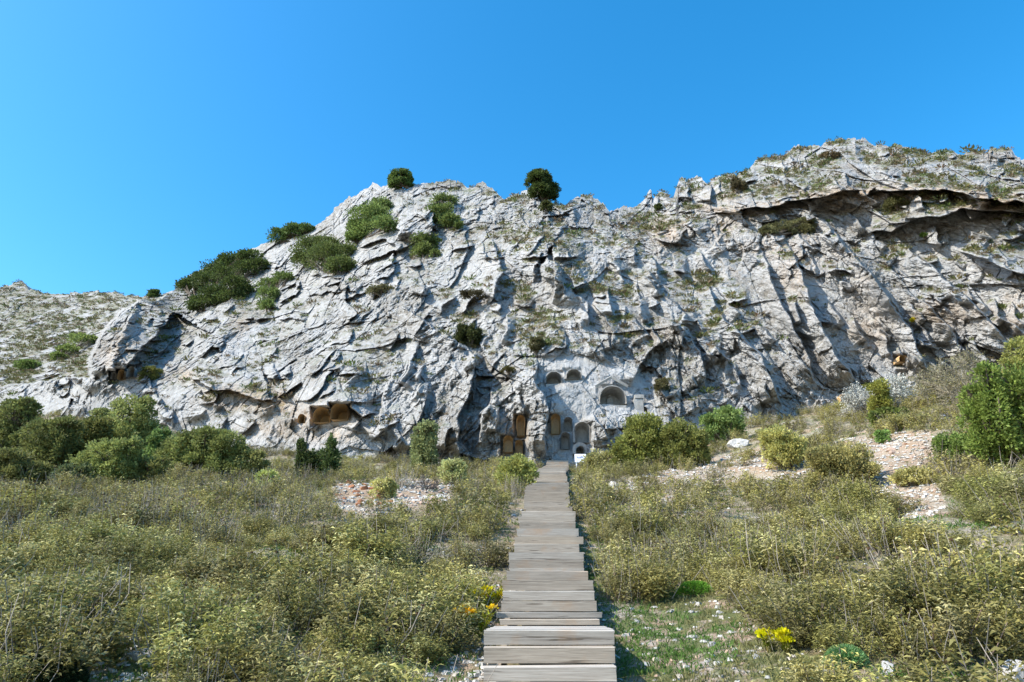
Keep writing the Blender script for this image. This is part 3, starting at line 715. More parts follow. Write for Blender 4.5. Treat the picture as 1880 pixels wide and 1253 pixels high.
# ------------------------------------------------------------------ the stairs
def build_stairs():
    base = steps[5]
    root = empty('wooden_stairs', tuple(base), 'long weathered grey plank staircase climbing straight up the scrub slope to the cliff', 'stairs')
    r = np.random.default_rng(3); n = len(fine)
    xw = 0
    for i in range(n - 1):
        a, b = fine[i], fine[i + 1]
        if i % 4 == 0: xw = r.normal() * 0.015
        hw = STW / 2 + r.normal() * 0.02; hr = a[2] - (fine[i - 1][2] if i else a[2] - 0.2)
        st = MB(); th = 0.045
        def plank(x0, y0, z0, x1, y1, z1, col):
            # a slightly worn plank with cut corners
            j = r.normal(size=4) * 0.004
            V = [(x0, y0, z0), (x1, y0, z0), (x1, y1, z0), (x0, y1, z0), (x0 + j[0], y0, z1 + j[1]), (x1 + j[2], y0, z1 + j[3]), (x1 + j[2], y1, z1 + j[3]), (x0 + j[0], y1, z1 + j[1])]
            mid = (x0 + x1) / 2
            st.add(V, [(0, 3, 2, 1), (4, 5, 6, 7), (0, 1, 5, 4), (1, 2, 6, 5), (2, 3, 7, 6), (3, 0, 4, 7)], col)
        # riser board(s)
        y0 = a[1] - base[1]; z1 = a[2] - base[2]; x = a[0] - base[0] + xw
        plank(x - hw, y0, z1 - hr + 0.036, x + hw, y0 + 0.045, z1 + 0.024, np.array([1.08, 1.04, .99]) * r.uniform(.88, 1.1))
        # worn, bleached top edge of the riser board, its sunlit line painted in
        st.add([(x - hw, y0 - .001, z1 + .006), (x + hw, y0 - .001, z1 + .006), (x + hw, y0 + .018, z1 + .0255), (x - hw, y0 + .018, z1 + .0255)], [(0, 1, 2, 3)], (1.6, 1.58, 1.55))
        # tread boards to the next riser; pale tint mixes bleaching with painted sunlight
        dpt = b[1] - a[1]; nb = max(1, int(round(dpt / 0.24))); bw = dpt / nb
        for k in range(nb):
            e = r.normal() * 0.01; xx = x + (b[0] - a[0]) * k / nb
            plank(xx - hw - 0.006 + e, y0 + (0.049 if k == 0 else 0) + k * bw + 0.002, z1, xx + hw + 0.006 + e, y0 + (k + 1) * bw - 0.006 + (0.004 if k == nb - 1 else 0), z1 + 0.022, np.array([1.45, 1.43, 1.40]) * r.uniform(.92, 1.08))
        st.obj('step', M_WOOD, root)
    # side beams and posts down to the soil
    for sg in (-1, 1):
        q = MB(); pts = fine[::2]
        for p0, p1 in zip(pts[:-1], pts[1:]):
            x0 = p0[0] - base[0] + sg * (STW / 2 - 0.10); x1 = p1[0] - base[0] + sg * (STW / 2 - 0.10)
            V = []
            for (xx, p) in ((x0, p0), (x1, p1)):
                for dx in (-0.035, 0.035):
                    for dz in (-0.46, -0.26): V.append((xx + dx, p[1] - base[1] + 0.06, p[2] - base[2] + dz))
            q.add(V, [(0, 1, 5, 4), (2, 6, 7, 3), (1, 3, 7, 5), (0, 4, 6, 2)])
        q.obj('side_beam', M_WOOD, root)
        for p in fine[3::5]:
            q = MB(); x = p[0] + sg * (STW / 2 - 0.1); g = float(ground_z(x, p[1]))
            q.box((x - 0.05 - base[0], p[1] + 0.02 - base[1], g - 0.3 - base[2]), (x + 0.05 - base[0], p[1] + 0.14 - base[1], p[2] - 0.06 - base[2])); q.obj('post', M_WOOD, root)
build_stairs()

# ------------------------------------------------------------------ information boards
def build_board(px, py, zc, wpx, hpx, label, dark=False):
    sc = zc / F; g = P(px, py, zc); gz = float(ground_z(g[0], g[1])); w_, h_ = wpx * sc, hpx * sc
    t = empty('information_board', (g[0], g[1], gz), label, 'sign')
    zb = g[2] - gz
    q = MB()
    lean = 0.25 * h_
    def sl(x, s, o): return (x, lean * s + o, zb + h_ * s)
    q.add([sl(-w_ / 2, 0, 0), sl(w_ / 2, 0, 0), sl(w_ / 2, 1, 0), sl(-w_ / 2, 1, 0), sl(-w_ / 2, 0, .03), sl(w_ / 2, 0, .03), sl(w_ / 2, 1, .03), sl(-w_ / 2, 1, .03)],
          [(0, 1, 2, 3), (4, 7, 6, 5), (0, 4, 5, 1), (1, 5, 6, 2), (2, 6, 7, 3), (3, 7, 4, 0)], (0.75, 0.78, 0.85) if not dark else (0.06, 0.07, 0.1))
    pn = q.obj('panel', M_BOARD, t)
    q = MB(); r = np.random.default_rng(5)
    for k in range(9):                                      # faint grey-blue printed drawing of the site
        x = -w_ * 0.32 + k * w_ * 0.065; s0 = 0.42 + 0.1 * r.random(); s1 = s0 + 0.16 + 0.16 * r.random()
        q.add([sl(x, s0, -.004), sl(x + w_ * .055, s0 + .03, -.004), sl(x + w_ * .055, s1, -.004), sl(x, s1 - .05, -.004)], [(0, 1, 2, 3)], (0.32, 0.33, 0.45) if not dark else (0.6, 0.65, 0.75))
    q.obj('drawing', M_BOARD, t)
    for sg in (-1, 1):
        q = MB(); q.box((sg * w_ * .36 - .03, 0.035, -0.2), (sg * w_ * .36 + .03, 0.09, zb + h_ * .25)); q.obj('leg', M_BOARD, t)
M_BOARD = tint_material('painted_board', 0.5, 0, 30, 0.08)
build_board(1066, 849, 41.5, 21, 16, 'white information board standing before the little dark arch at the head of the stairs')
b_ = ground_hit(1734, 768); build_board(1734, 768, proj(b_)[2] - 0.2, 14, 9, 'small dark-faced information board sunk in the scrub on the right slope', True)

# ------------------------------------------------------------------ plants
def jit(c, n, v=0.18, hv=0.08):
    c = np.asarray(c, float); k = 1 + rng.normal(size=(n, 1)) * v
    return np.clip(c[None] * k * (1 + rng.normal(size=(n, 3)) * hv), 0.004, 0.95)
OLIVE = (0.31, 0.28, 0.085); OLIVE2 = (0.19, 0.18, 0.055); PALE = (0.40, 0.37, 0.16); GREYST = (0.24, 0.205, 0.17); GREEN = (0.075, 0.105, 0.028); DGREEN = (0.075, 0.105, 0.032); YGREEN = (0.16, 0.20, 0.045)

def sage_mesh(nl=1500, R=0.5, H=0.75, leafL=0.085, ns=110, green=0.0, dry=0.3, seed=0):
    """a sage bush: upright woody stems, whorls of long felty leaves, dry stalks"""
    m = MB(); s = MB(); r = np.random.default_rng(seed)
    nb = max(10, ns // 3); tips = []
    for i in range(nb):
        a = r.uniform(0, 6.283); q = R * math.sqrt(r.uniform()) * 0.95; h = H * (1 - 0.62 * (q / R) ** 2) * r.uniform(0.6, 1.05)
        b0 = np.array([cos(a) * q * 0.35, sin(a) * q * 0.35, -0.05]); tp = np.array([cos(a) * q, sin(a) * q, h])
        mid = (b0 + tp) / 2 + r.normal(size=3) * 0.03; s.tube([b0, mid, tp], [0.010, 0.006, 0.003], 3, jit(GREYST, 1)[0]); tips.append((b0, mid, tp))
    per = nl // nb; cs = []; ds = []; cl = []
    for (b0, mid, tp) in tips:
        tone = r.uniform(0.6, 1.3); col = np.array(OLIVE) * (1 - green) + np.array(YGREEN) * green
        if r.uniform() < 0.3: col = np.array(OLIVE2)
        if r.uniform() < 0.25: col = np.array(PALE)
        k = per; u = 1 - r.uniform(size=k) ** 1.4 * 0.7
        c = np.where(u[:, None] > 0.5, mid + (tp - mid) * ((u[:, None] - 0.5) * 2), b0 + (mid - b0) * (u[:, None] * 2))
        c = c + r.normal(size=(k, 3)) * (0.035 + 0.05 * R)
        out = (tp - b0); a = r.uniform(0, 6.283, k); d = np.stack([np.cos(a), np.sin(a), r.normal(size=k) * 0.5 + 0.25], 1) + out * 0.5
        cs.append(c); ds.append(d); cl.append(np.clip(col * tone * (1 + r.normal(size=(k, 1)) * 0.2) * (0.55 + 0.45 * u[:, None]) ** 0.0, .01, .9))
    c = np.concatenate(cs); L = leafL * r.uniform(0.6, 1.25, len(c))
    m.leaves(c, np.concatenate(ds), L, L * 0.26, np.concatenate(cl), 0.35)
    for i in range(int(ns * dry)):
        a = r.uniform(0, 6.283); q = R * math.sqrt(r.uniform()); h = H * r.uniform(0.6, 1.08)
        b0 = np.array([cos(a) * q * .8, sin(a) * q * .8, 0]); tp = np.array([cos(a) * q * 1.15 + r.normal() * .09, sin(a) * q * 1.15 + r.normal() * .09, h])
        s.tube([b0, (b0 + tp) / 2 + r.normal(size=3) * .03, tp], [0.0055, 0.004, 0.0025], 3, np.array([.30, .265, .225]) * r.uniform(.7, 1.3))
        if r.uniform() < 0.14:
            for hz in (1.0, 0.82): s.tube([b0 + (tp - b0) * (hz - .03), b0 + (tp - b0) * hz], [0.013, 0.015], 5, (0.09, 0.055, 0.03))
    return m, s
def two(m, s, name, M1=None):
    return m.mesh(name + '_leaves', M1 or M_LEAF), s.mesh(name + '_stems', M_STEM)
PRO = []
for k, (nl, R, H, LL, ns, gr, dr) in enumerate([(4600, .50, .64, .062, 80, 0, .12), (3600, .44, .58, .064, 80, .15, .2), (2700, .44, .64, .058, 90, 0, .3), (4800, .56, .56, .058, 80, .35, .1), (4200, .52, .66, .068, 70, .05, .18), (1800, .44, .62, .055, 110, 0, .5)]):
    m, s = sage_mesh(nl, R, H, LL, ns, gr, dr, 50 + k); PRO.append(two(m, s, 'sage'))
LOD = []                                                   # lighter versions for the mass behind
for k, (nl, R, H, LL, ns, gr, dr) in enumerate([(820, .54, .56, .092, 26, 0, .35), (760, .54, .56, .092, 26, .2, .35), (560, .48, .56, .085, 32, 0, .6), (860, .54, .5, .092, 20, .35, .2), (420, .48, .58, .08, 40, 0, .8)]):
    m, s = sage_mesh(nl, R, H, LL, ns, gr, dr, 90 + k)
    LOD.append((np.concatenate(m.v), np.concatenate(m.q), np.concatenate(m.c), np.concatenate(s.v), np.concatenate(s.q), np.concatenate(s.c)))

# where scrub grows
def scrub_points():
    r = np.random.default_rng(11); pts = []
    n = 22000
    y = 3.6 * (80 / 3.6) ** r.uniform(size=n); x = r.uniform(-1, 1, n) * (3.5 + y * 0.86)
    keep = r.uniform(size=n) < np.clip((y / 20) ** 0.7, 0.15, 1) * 0.7
    x, y = x[keep], y[keep]; z = ground_z(x, y); p = np.stack([x, y, z], 1); px, py, zc = proj(p)
    ok = (zc > 3.4) & (px > -120) & (px < 2000) & (py < 1500)
    yf = np.interp(x, fw[:, 0], fw[:, 1]); ok &= y < yf - 0.3
    for j, poly in enumerate(BARE): ok &= ~(in_poly(px, py, poly) & (r.uniform(size=len(px)) < (0.75 if j == 5 else 0.93)))
    tx, ty, _ = proj(p + np.array([0, 0, .42]))
    for j in (0, 1): ok &= ~(in_poly(tx, ty, BARE[j]) & (r.uniform(size=len(px)) < .85))
    cl = fbm(x * .45 + 40, y * .45, 900, 3); ok &= ~((cl < -.15) & (y < 45) & ~((py > 1080) & (px < 850)))
    sx = stair_x(y); ok &= np.abs(x - sx) > 1.1
    ok &= ~((x > sx) & (x - sx < 1.9) & (r.uniform(size=len(px)) < 0.6) & (y < 20))
    return p[ok], px[ok], py[ok], zc[ok]
SP, spx, spy, szc = scrub_points()
# thin out so that stands keep about half a metre apart near by
order = np.argsort(szc); SP = SP[order]; spx = spx[order]; spy = spy[order]; szc = szc[order]
keep = []; cell = {}
for i, p in enumerate(SP):
    md = 0.46 if szc[i] < 16 else 0.55; k = (int(p[0] / .6), int(p[1] / .6)); bad = False
    for dx in (-1, 0, 1):
        for dy in (-1, 0, 1):
            for j in cell.get((k[0] + dx, k[1] + dy), ()):
                if (SP[j, 0] - p[0]) ** 2 + (SP[j, 1] - p[1]) ** 2 < md * md: bad = True
    if not bad: keep.append(i); cell.setdefault(k, []).append(i)
SP = SP[keep]; spx = spx[keep]; spy = spy[keep]; szc = szc[keep]
dens = fbm(SP[:, 0] * .25, SP[:, 1] * .25, 611, 3) - 0.12 * (SP[:, 0] < stair_x(SP[:, 1]))          # patches: leafy, dry, green
hmod = fbm(SP[:, 0] * .55 + 7, SP[:, 1] * .55, 640, 3)
vis = (spx > -40) & (spx < 1920) & (spy < 1360)
near = np.where(vis)[0][:285]; far_i = np.setdiff1d(np.arange(len(SP)), near)
print('scrub points', len(SP), 'near', len(near), 'to', szc[near].max())
r4 = np.random.default_rng(13)
LOOK = ['dense leafy olive', 'loose olive', 'sparse stalky', 'low spreading green-yellow', 'tall leafy olive', 'nearly bare grey-stalked']
def region(px, py, k):
    if px < 300: z = 'in the bottom left corner near the grassy gap' if py > 1150 else 'toward the left edge of the slope'
    elif px < 620: z = 'at the bottom left of the spurges' if py > 1150 else 'in the middle of the left-hand slope'
    elif px < 960: z = 'close left of the lower stairs' if py > 1060 else 'left of the middle stairs, below the rubble'
    elif px < 1330: z = 'in the grass right of the lower stairs' if py > 1060 else 'right of the middle stairs, above the cushion plant'
    elif px < 1620: z = 'around the yellow spurges at the lower right' if py > 1100 else 'on the right slope above the yellow spurges'
    else: z = 'in the bottom right corner' if py > 1150 else 'on the right slope below the big leafy tree'
    return LOOK[k] + ' sage bush ' + z
for q, i in enumerate(near):
    d = dens[i] + r4.normal() * .15
    k = 5 if d < -0.85 else 2 if d < -0.3 else 1 if d < 0.0 else 4 if d < .2 else 0 if d < .45 else 3
    if spx[i] < 330 and szc[i] < 10 and k in (2, 5): k = 1
    l = region(spx[i], spy[i], k)
    t = empty('sage_bush', tuple(SP[i] - np.array([0, 0, .03])), l, 'bush', l.replace('bush', 'bushes') , r4.uniform(0, 6.28))
    sc = (1.0 + 0.75 * hmod[i]) * r4.uniform(0.8, 1.25) * (0.8 if szc[i] < 6.0 else 1); sc = min(1.5, max(.55, sc)); t.scale = (sc * 1.08, sc * 1.08, sc * r4.uniform(.75, 1.0))
    link('leaves', PRO[k][0], t); link('stems', PRO[k][1], t)
def build_scrub_mass():
    ml = MB(); ms = MB()
    for i in far_i:
        d = dens[i] + r4.normal() * .15
        k = 4 if d < -0.5 else 2 if d < -0.25 else 1 if d < .1 else 0 if d < .45 else 3
        lv, lq, lc, sv, sq, sc_ = LOD[k]; a = r4.uniform(0, 6.28); ca, sa = cos(a), sin(a); s = min(1.5, max(.5, (1 + .8 * hmod[i]) * r4.uniform(.75, 1.25))); tone = r4.uniform(.65, 1.25)
        R_m = np.array([[ca, -sa, 0], [sa, ca, 0], [0, 0, 1]]) * s
        ml.add(lv @ R_m.T + SP[i], lq, lc * tone); ms.add(sv @ R_m.T + SP[i], sq, sc_ * tone)
    o = ml.obj('scrub', M_LEAF); tag(o, 'low olive scrub covering the slope up to the foot of the cliff', 'scrub', kind='stuff')
    o2 = ms.obj('dry_stalks', M_STEM); tag(o2, 'dry grey stalks standing all through the scrub', 'stalks', kind='stuff')
build_scrub_mass()

# ---- evergreen crowns
def crown(m, c, rad, n, leaf, col, clump=0.3, ncl=None, rg=None, hollow=0.5, top=1.0, up=0.3):
    c = np.asarray(c, float); rad = np.asarray(rad, float); rg = rg or rng
    ncl = ncl or 40; d = rg.normal(size=(ncl, 3)); d /= np.linalg.norm(d, axis=1)[:, None]; d[:, 2] = np.where(d[:, 2] < -0.35, -d[:, 2], d[:, 2])
    cc = d * (hollow + (1 - hollow) * rg.uniform(size=(ncl, 1)) ** .5); cr = clump * rg.uniform(0.6, 1.25, ncl); tone = rg.uniform(0.72, 1.3, ncl)
    j = rg.integers(0, ncl, n); o = rg.normal(size=(n, 3)); o /= np.linalg.norm(o, axis=1)[:, None]; q = rg.uniform(size=(n, 1)) ** (1 / 2.2)
    pts = cc[j] + o * q * cr[j][:, None]
    dirs = o * 0.7 + cc[j] * 0.6 + np.array([0, 0, up]) + rg.normal(size=(n, 3)) * .4
    L = leaf * rg.uniform(.6, 1.3, n)
    m.leaves(c + pts * rad, dirs, L, L * 0.55, np.clip(np.asarray(col)[None] * tone[j][:, None] * (1 + rg.normal(size=(n, 1)) * .2), .005, .9), 0.05)
def bush(name, label, cat, base, blobs, col, zc, leafpx=3.2, group=None, dens_=1.0, mat=None, trunk=True, stemcol=(0.16, 0.13, 0.10), up=0.3, clump=0.3, skirt=True, onground=False):
    """blobs: (dx, dz, rx, rz) in metres around the base"""
    r = np.random.default_rng(abs(hash(label)) % 100000 if False else int(base[0] * 131 + base[2] * 917) % 99991)
    t = empty(name, tuple(base), label, cat, group); m = MB(); leaf = leafpx * zc / F * 1.3
    blobs = list(blobs) + [(dx + r.uniform(-.8, .8) * rx, dy, dz + r.uniform(.1, .75) * rz, rx * r.uniform(.3, .5), rz * r.uniform(.35, .6)) for (dx, dy, dz, rx, rz) in blobs for _ in range(2)]
    if skirt:
        blobs = list(blobs)
        for (dx, dy, dz, rx, rz) in list(blobs):
            gz = 0.0 if not onground else float(ground_z(base[0] + dx, base[1] + dy)) - base[2]
            gap = (dz - rz) - gz
            if 0.1 < gap < 3.5 and dz - rz < 2.2: blobs.append((dx * .95, dy, gz + (gap + rz * .5) * .5, rx * .92, (gap + rz * .6) * .55))
    for (dx, dy, dz, rx, rz) in blobs:
        area = 4 * rx * rz; n = int(min(9000, max(200, dens_ * 5.2 * area * 3.1 / (leaf * leaf * .3) * .5)))
        crown(m, (dx, dy, dz), (rx, rx * .9, rz), n, leaf, col, clump, max(10, int(34 * min(2, max(.6, rx)))), r, up=up)
    m.obj('crown', mat or M_NEEDLE, t)
    if trunk:
        s = MB()
        for (dx, dy, dz, rx, rz) in blobs:
            s.tube([(0, 0, -0.3), (dx * .4, dy * .4, dz * .35), (dx * .9, dy * .9, dz)], [0.05 + .05 * rx, .04 + .03 * rx, .03], 6, stemcol)
            for k in range(4):
                a = r.uniform(0, 6.28); s.tube([(dx * .7, dy * .7, dz * .7), (dx + cos(a) * rx * .4, dy + sin(a) * rx * .4, dz + rz * .2), (dx + cos(a) * rx * .8, dy + sin(a) * rx * .8, dz + rz * .5)], [.04, .025, .012], 4, stemcol)
        s.obj('trunk', M_STEM, t)
    return t
def cliff_bush(name, label, cat, blobs_px, col, group=None, leafpx=3.2, dens_=1.0, **kw):
    """blobs in px (x, y, rx, ry); the bush stands on the rock under its lowest blob"""
    lowest = max(blobs_px, key=lambda b: b[1] + b[3]); b0 = surf(lowest[0], lowest[1] + lowest[3] * .7); zc = float(proj(b0)[2]); sc = zc / F
    blobs = []
    for (x, y, rx, ry) in blobs_px:
        s0 = surf(x, y + ry * .3); z1 = float(proj(s0)[2])
        z1 = min(max(z1, zc * 0.9), zc * 1.25) if name != 'juniper_tree' else zc * 1.01
        c = P(x, y, z1 - rx * sc * .45); blobs.append((c[0] - b0[0], c[1] - b0[1], c[2] - b0[2], rx * z1 / F, ry * z1 / F))
    return bush(name, label, cat, b0, blobs, col, zc, leafpx, group, dens_, **kw)
def ground_bush(name, label, cat, blobs_px, foot, col, group=None, leafpx=3.4, dens_=1.0, zc=None, **kw):
    b0 = ground_hit(*foot) if zc is None else P(foot[0], foot[1], zc)
    if zc is not None: b0[2] = ground_z(b0[0], b0[1])
    zc = float(proj(b0)[2]); sc = zc / F; r = np.random.default_rng(int(foot[0])); col = np.asarray(col) * 2.5
    blobs = []
    for (x, y, rx, ry) in blobs_px:
        c = P(x, y, zc + r.uniform(-.3, .3) * rx * sc); blobs.append((c[0] - b0[0], c[1] - b0[1], c[2] - b0[2], rx * sc, ry * sc))
    return bush(name, label, cat, b0, blobs, col, zc, leafpx, group, dens_, onground=True, **kw)
G1 = (0.165, 0.215, 0.06); G2 = (0.12, 0.175, 0.045)
cliff_bush('juniper_tree', 'dark green juniper on the crest of the left summit', 'tree', [(735, 328, 20, 13), (722, 332, 10, 9), (750, 333, 9, 10)], G2, leafpx=2.8, dens_=1.4)
cliff_bush('juniper_tree', 'rounded dark juniper leaning to the right in the saddle of the ridge', 'tree', [(990, 335, 21, 20), (1008, 350, 17, 14), (983, 326, 13, 11), (997, 362, 8, 9)], G2, leafpx=2.8, dens_=1.5)
cliff_bush('shrub', 'small round green shrub just below the saddle juniper', 'shrub', [(1002, 381, 12, 10)], (0.09, .1, .03))
cliff_bush('shrub', 'rounded green shrub alone in mid-cliff above the carved wall', 'shrub', [(860, 620, 23, 21), (850, 608, 12, 10)], (0.085, .1, .032))
for lb, bl in [('dark green thicket topmost on the left skyline', [(515, 436, 20, 14), (540, 428, 22, 13), (562, 424, 15, 9)]),
               ('large spreading green thicket above the twin boulders', [(575, 465, 34, 24), (605, 478, 42, 24), (560, 485, 22, 18), (625, 492, 28, 16), (600, 452, 25, 14)]),
               ('green thicket left of the tall pale buttress', [(700, 383, 20, 14), (680, 405, 36, 22), (660, 420, 20, 14), (705, 420, 24, 20), (655, 438, 18, 10)]),
               ('stacked green thicket right of the tall pale buttress', [(812, 372, 23, 10), (805, 395, 24, 16), (825, 410, 17, 14), (842, 416, 8, 8)]),
               ('round green thicket below the tall pale buttress', [(780, 448, 24, 15), (778, 462, 18, 13), (800, 468, 8, 7)]),
               ('upper band of dark green thicket along the left skyline', [(400, 495, 26, 12), (430, 483, 26, 12), (460, 473, 22, 10), (375, 512, 18, 10)]),
               ('long dark green thicket sprawling over the left shoulder of the cliff', [(350, 532, 24, 20), (385, 520, 28, 16), (420, 510, 28, 16), (455, 500, 26, 16), (475, 490, 16, 12), (400, 545, 30, 18), (435, 532, 30, 18), (370, 562, 24, 14)]),
               ('narrow green thicket hanging down beside the left boulders', [(495, 525, 20, 12), (492, 545, 17, 16), (490, 562, 12, 10), (520, 512, 18, 10)]),
               ('green thicket on the rocky far-left hillside', [(155, 628, 24, 11), (125, 645, 16, 9), (105, 656, 10, 7)]),
               ('low dark green bush at the left edge below the hillside', [(52, 672, 20, 8)]),
               ('small pointed dark bush on the far-left skyline', [(281, 540, 9, 6)])]:
    cliff_bush('evergreen_thicket', lb, 'thicket', bl, G1 if 'dark' not in lb else G2, 'evergreen thickets on the cliff', leafpx=3.1, dens_=.7, clump=.4)
for lb, bl, c in [('yellow-green bush on the rock at the left, beside the small niches', [(278, 684, 18, 9), (265, 690, 10, 7)], (.14, .15, .04)),
               ('olive bush on the ledge of the great overhang at the right', [(1646, 378, 22, 10), (1640, 372, 14, 8)], (.13, .125, .045)),
               ('tiny green tuft at the foot of a ridge pinnacle', [(1209, 381, 7, 5)], (.09, .11, .03)),
               ('bright green tuft in shade under the overhang at the right', [(1697, 434, 6, 4)], (.13, .22, .04)),
               ('yellow-flowered tuft in the middle of the shaded right cliff', [(1676, 589, 4, 3)], (.75, .62, .02)),
               ('brownish shrub on the ridge between two pale blocks', [(1356, 345, 14, 12), (1350, 335, 7, 8)], (.15, .125, .06)),
               ('olive shrub right of the carved gable', [(1216, 705, 13, 9), (1212, 712, 9, 7)], (.13, .12, .05)),
               ('small olive shrub left of the carved wall', [(932, 682, 12, 7)], (.16, .15, .05)),
               ('olive shrub between the lone green shrub and the carved wall', [(985, 632, 13, 14), (983, 642, 9, 7)], (.14, .13, .06)),
               ('loose brown-olive shrub above the summit gully', [(870, 545, 20, 10)], (.13, .115, .055)),
               ('tan dry shrub on the top of the right summit', [(1525, 287, 16, 7)], (.22, .16, .08)),
               ('brown grassy shrub on the left of the boulder slope', [(700, 535, 24, 8)], (.14, .13, .06)),
               ('grey-olive shrub along the grassy ledge of the right cliff', [(1440, 420, 26, 8), (1475, 412, 22, 8), (1410, 425, 18, 7)], (.14, .135, .06))]:
    cliff_bush('cliff_shrub', lb, 'shrub', bl, c, 'shrubs on the cliff', leafpx=2.6, dens_=.7)

# bushes standing on the slope
for lb, bl, ft, c, z in [
    ('large dark bush at the left edge below the pale boulders', [(28, 775, 38, 30), (5, 800, 30, 28), (30, 750, 26, 16)], (28, 850), (.1, .11, .036), 34),
    ('rounded green bush second from the left edge', [(95, 800, 42, 30), (75, 825, 32, 26), (120, 785, 24, 16)], (95, 870), (.09, .1, .032), 33),
    ('upright tree-like dark bush in front of the left rock slab', [(238, 768, 40, 34), (222, 800, 40, 30), (262, 800, 34, 26)], (238, 850), (.1, .11, .036), 37),
    ('broad green bush low at the left, before the tree-like one', [(200, 840, 45, 26), (165, 855, 32, 22), (230, 830, 26, 22)], (200, 885), (.09, .105, .033), 29),
    ('bright green mound filling the gap behind the broad low bush', [(165, 800, 34, 24), (180, 785, 22, 18), (150, 815, 28, 20)], (165, 850), (.11, .12, .036), 35),
    ('olive-green bush at the right end of the left thicket', [(455, 848, 26, 18), (475, 858, 20, 12)], (460, 872), (.11, .115, .04), 33),
    ('green bush along the lower fringe of the left thicket', [(275, 862, 32, 18), (245, 872, 24, 14)], (265, 888), (.1, .11, .035), 29),
    ('pale green bush topping the left thicket beside the slab', [(195, 770, 20, 14), (180, 762, 14, 10)], (195, 820), (.12, .13, .045), 40),
    ('small dark bush between the left bushes and the rock slab', [(292, 808, 20, 16), (300, 822, 16, 14)], (292, 855), DGREEN, 34),
    ('wide green bush at the foot of the left rock slab', [(335, 825, 34, 28), (375, 815, 36, 26), (415, 825, 34, 28), (440, 838, 20, 16), (310, 845, 25, 16)], (375, 868), (.08, .095, .03), 33),
    ('olive-green bush at the lower left edge of the bushes', [(20, 850, 38, 20), (60, 868, 34, 16)], (30, 895), (.11, .12, .04), 28),
    ('dull green bush left of the broad low one', [(135, 872, 30, 18)], (135, 895), (.07, .085, .035), 27),
    ('dark green bush under the three caves, left of a pair', [(565, 852, 18, 22), (552, 830, 7, 20), (572, 862, 18, 14)], (565, 882), (.05, .07, .022), 31),
    ('dark green pointed bush under the three caves, right of a pair', [(605, 855, 18, 24), (608, 825, 8, 22), (600, 868, 20, 12)], (605, 884), (.05, .07, .022), 31),
    ('tall loose grey-green bush against the cliff left of the tombs', [(780, 800, 20, 22), (775, 822, 18, 20), (790, 790, 14, 12)], (778, 858), (.10, .115, .05), 37),
    ('rounded yellow-green sage beside the upper stairs', [(945, 862, 32, 22), (935, 875, 24, 16), (965, 872, 20, 16)], (948, 893), (.19, .19, .06), 25),
    ('small yellow-green shrub left of the dark pair under the caves', [(492, 880, 18, 14)], (492, 900), (.17, .19, .06), 26),
    ('pale olive shrub between the grey-green bush and the rounded sage', [(830, 862, 24, 16)], (830, 882), (.19, .19, .08), 29),
    ('olive shrub on top of the red rubble patch', [(700, 893, 20, 11), (715, 898, 14, 9)], (702, 906), (.17, .16, .06), 23),
    ('large green-yellow bush right of the white sign', [(1185, 800, 38, 34), (1165, 825, 34, 26), (1205, 830, 34, 26), (1150, 845, 30, 16)], (1185, 868), (.13, .135, .035), 34),
    ('green bush right of the large one by the sign', [(1250, 805, 34, 28), (1235, 835, 34, 22), (1275, 815, 22, 20)], (1250, 865), (.125, .13, .037), 33),
    ('low olive bush right beside the white sign', [(1105, 848, 30, 18), (1085, 858, 20, 12)], (1105, 872), (.16, .155, .06), 35),
    ('dark green low bush at the cliff foot behind the green bushes', [(1335, 766, 30, 16), (1310, 775, 22, 13)], (1335, 790), DGREEN, 40),
    ('green bush in front of the white blossoming tree', [(1613, 722, 20, 22), (1618, 742, 22, 16)], (1613, 765), (.13, .135, .03), 34),
    ('low bright green bush at the right, below the blossoming tree', [(1640, 762, 24, 9), (1615, 768, 18, 8)], (1635, 775), (.10, .125, .03), 31),
    ('rounded olive sage with pale leaves above the right gravel bank', [(1672, 785, 34, 20), (1665, 795, 28, 15)], (1670, 812), (.21, .2, .075), 28),
    ('large domed olive sage in the middle of the right gravel bank', [(1545, 858, 50, 34), (1570, 872, 40, 24), (1515, 850, 34, 26)], (1550, 900), (.18, .165, .06), 20),
    ('olive sage at the left rim of the right gravel bank', [(1435, 808, 36, 20), (1455, 818, 26, 14)], (1440, 836), (.2, .19, .065), 26),
    ('spreading olive sage beneath the domed one on the gravel', [(1680, 885, 36, 22), (1705, 895, 26, 16)], (1685, 915), (.2, .19, .07), 18),
    ('small green tuft above the gravel bank', [(1620, 800, 12, 9)], (1620, 810), (.1, .15, .04), 27),
    ('green bush left of the big right-edge tree', [(1760, 835, 38, 30), (1745, 818, 26, 20), (1775, 860, 28, 20)], (1760, 885), (.085, .12, .03), 18.5),
    ('olive bush high at the right edge beside the pale rock', [(1872, 650, 22, 28), (1862, 675, 20, 18)], (1872, 760), (.15, .15, .045), 26)]:
    ground_bush('rounded_bush', lb, 'bush', bl, ft, c, 'single bushes on the slope', zc=z, leafpx=3.9, dens_=.55, clump=.36)
ground_bush('leafy_tree', 'tall bright green tree filling the right edge', 'tree', [(1830, 770, 48, 50), (1865, 720, 42, 44), (1800, 735, 30, 30), (1850, 830, 50, 40), (1812, 690, 22, 20), (1880, 790, 40, 50), (1790, 775, 24, 26), (1845, 880, 40, 22)], (1845, 905), (.10, .135, .03), zc=17, leafpx=5.0, dens_=.42, clump=.36)

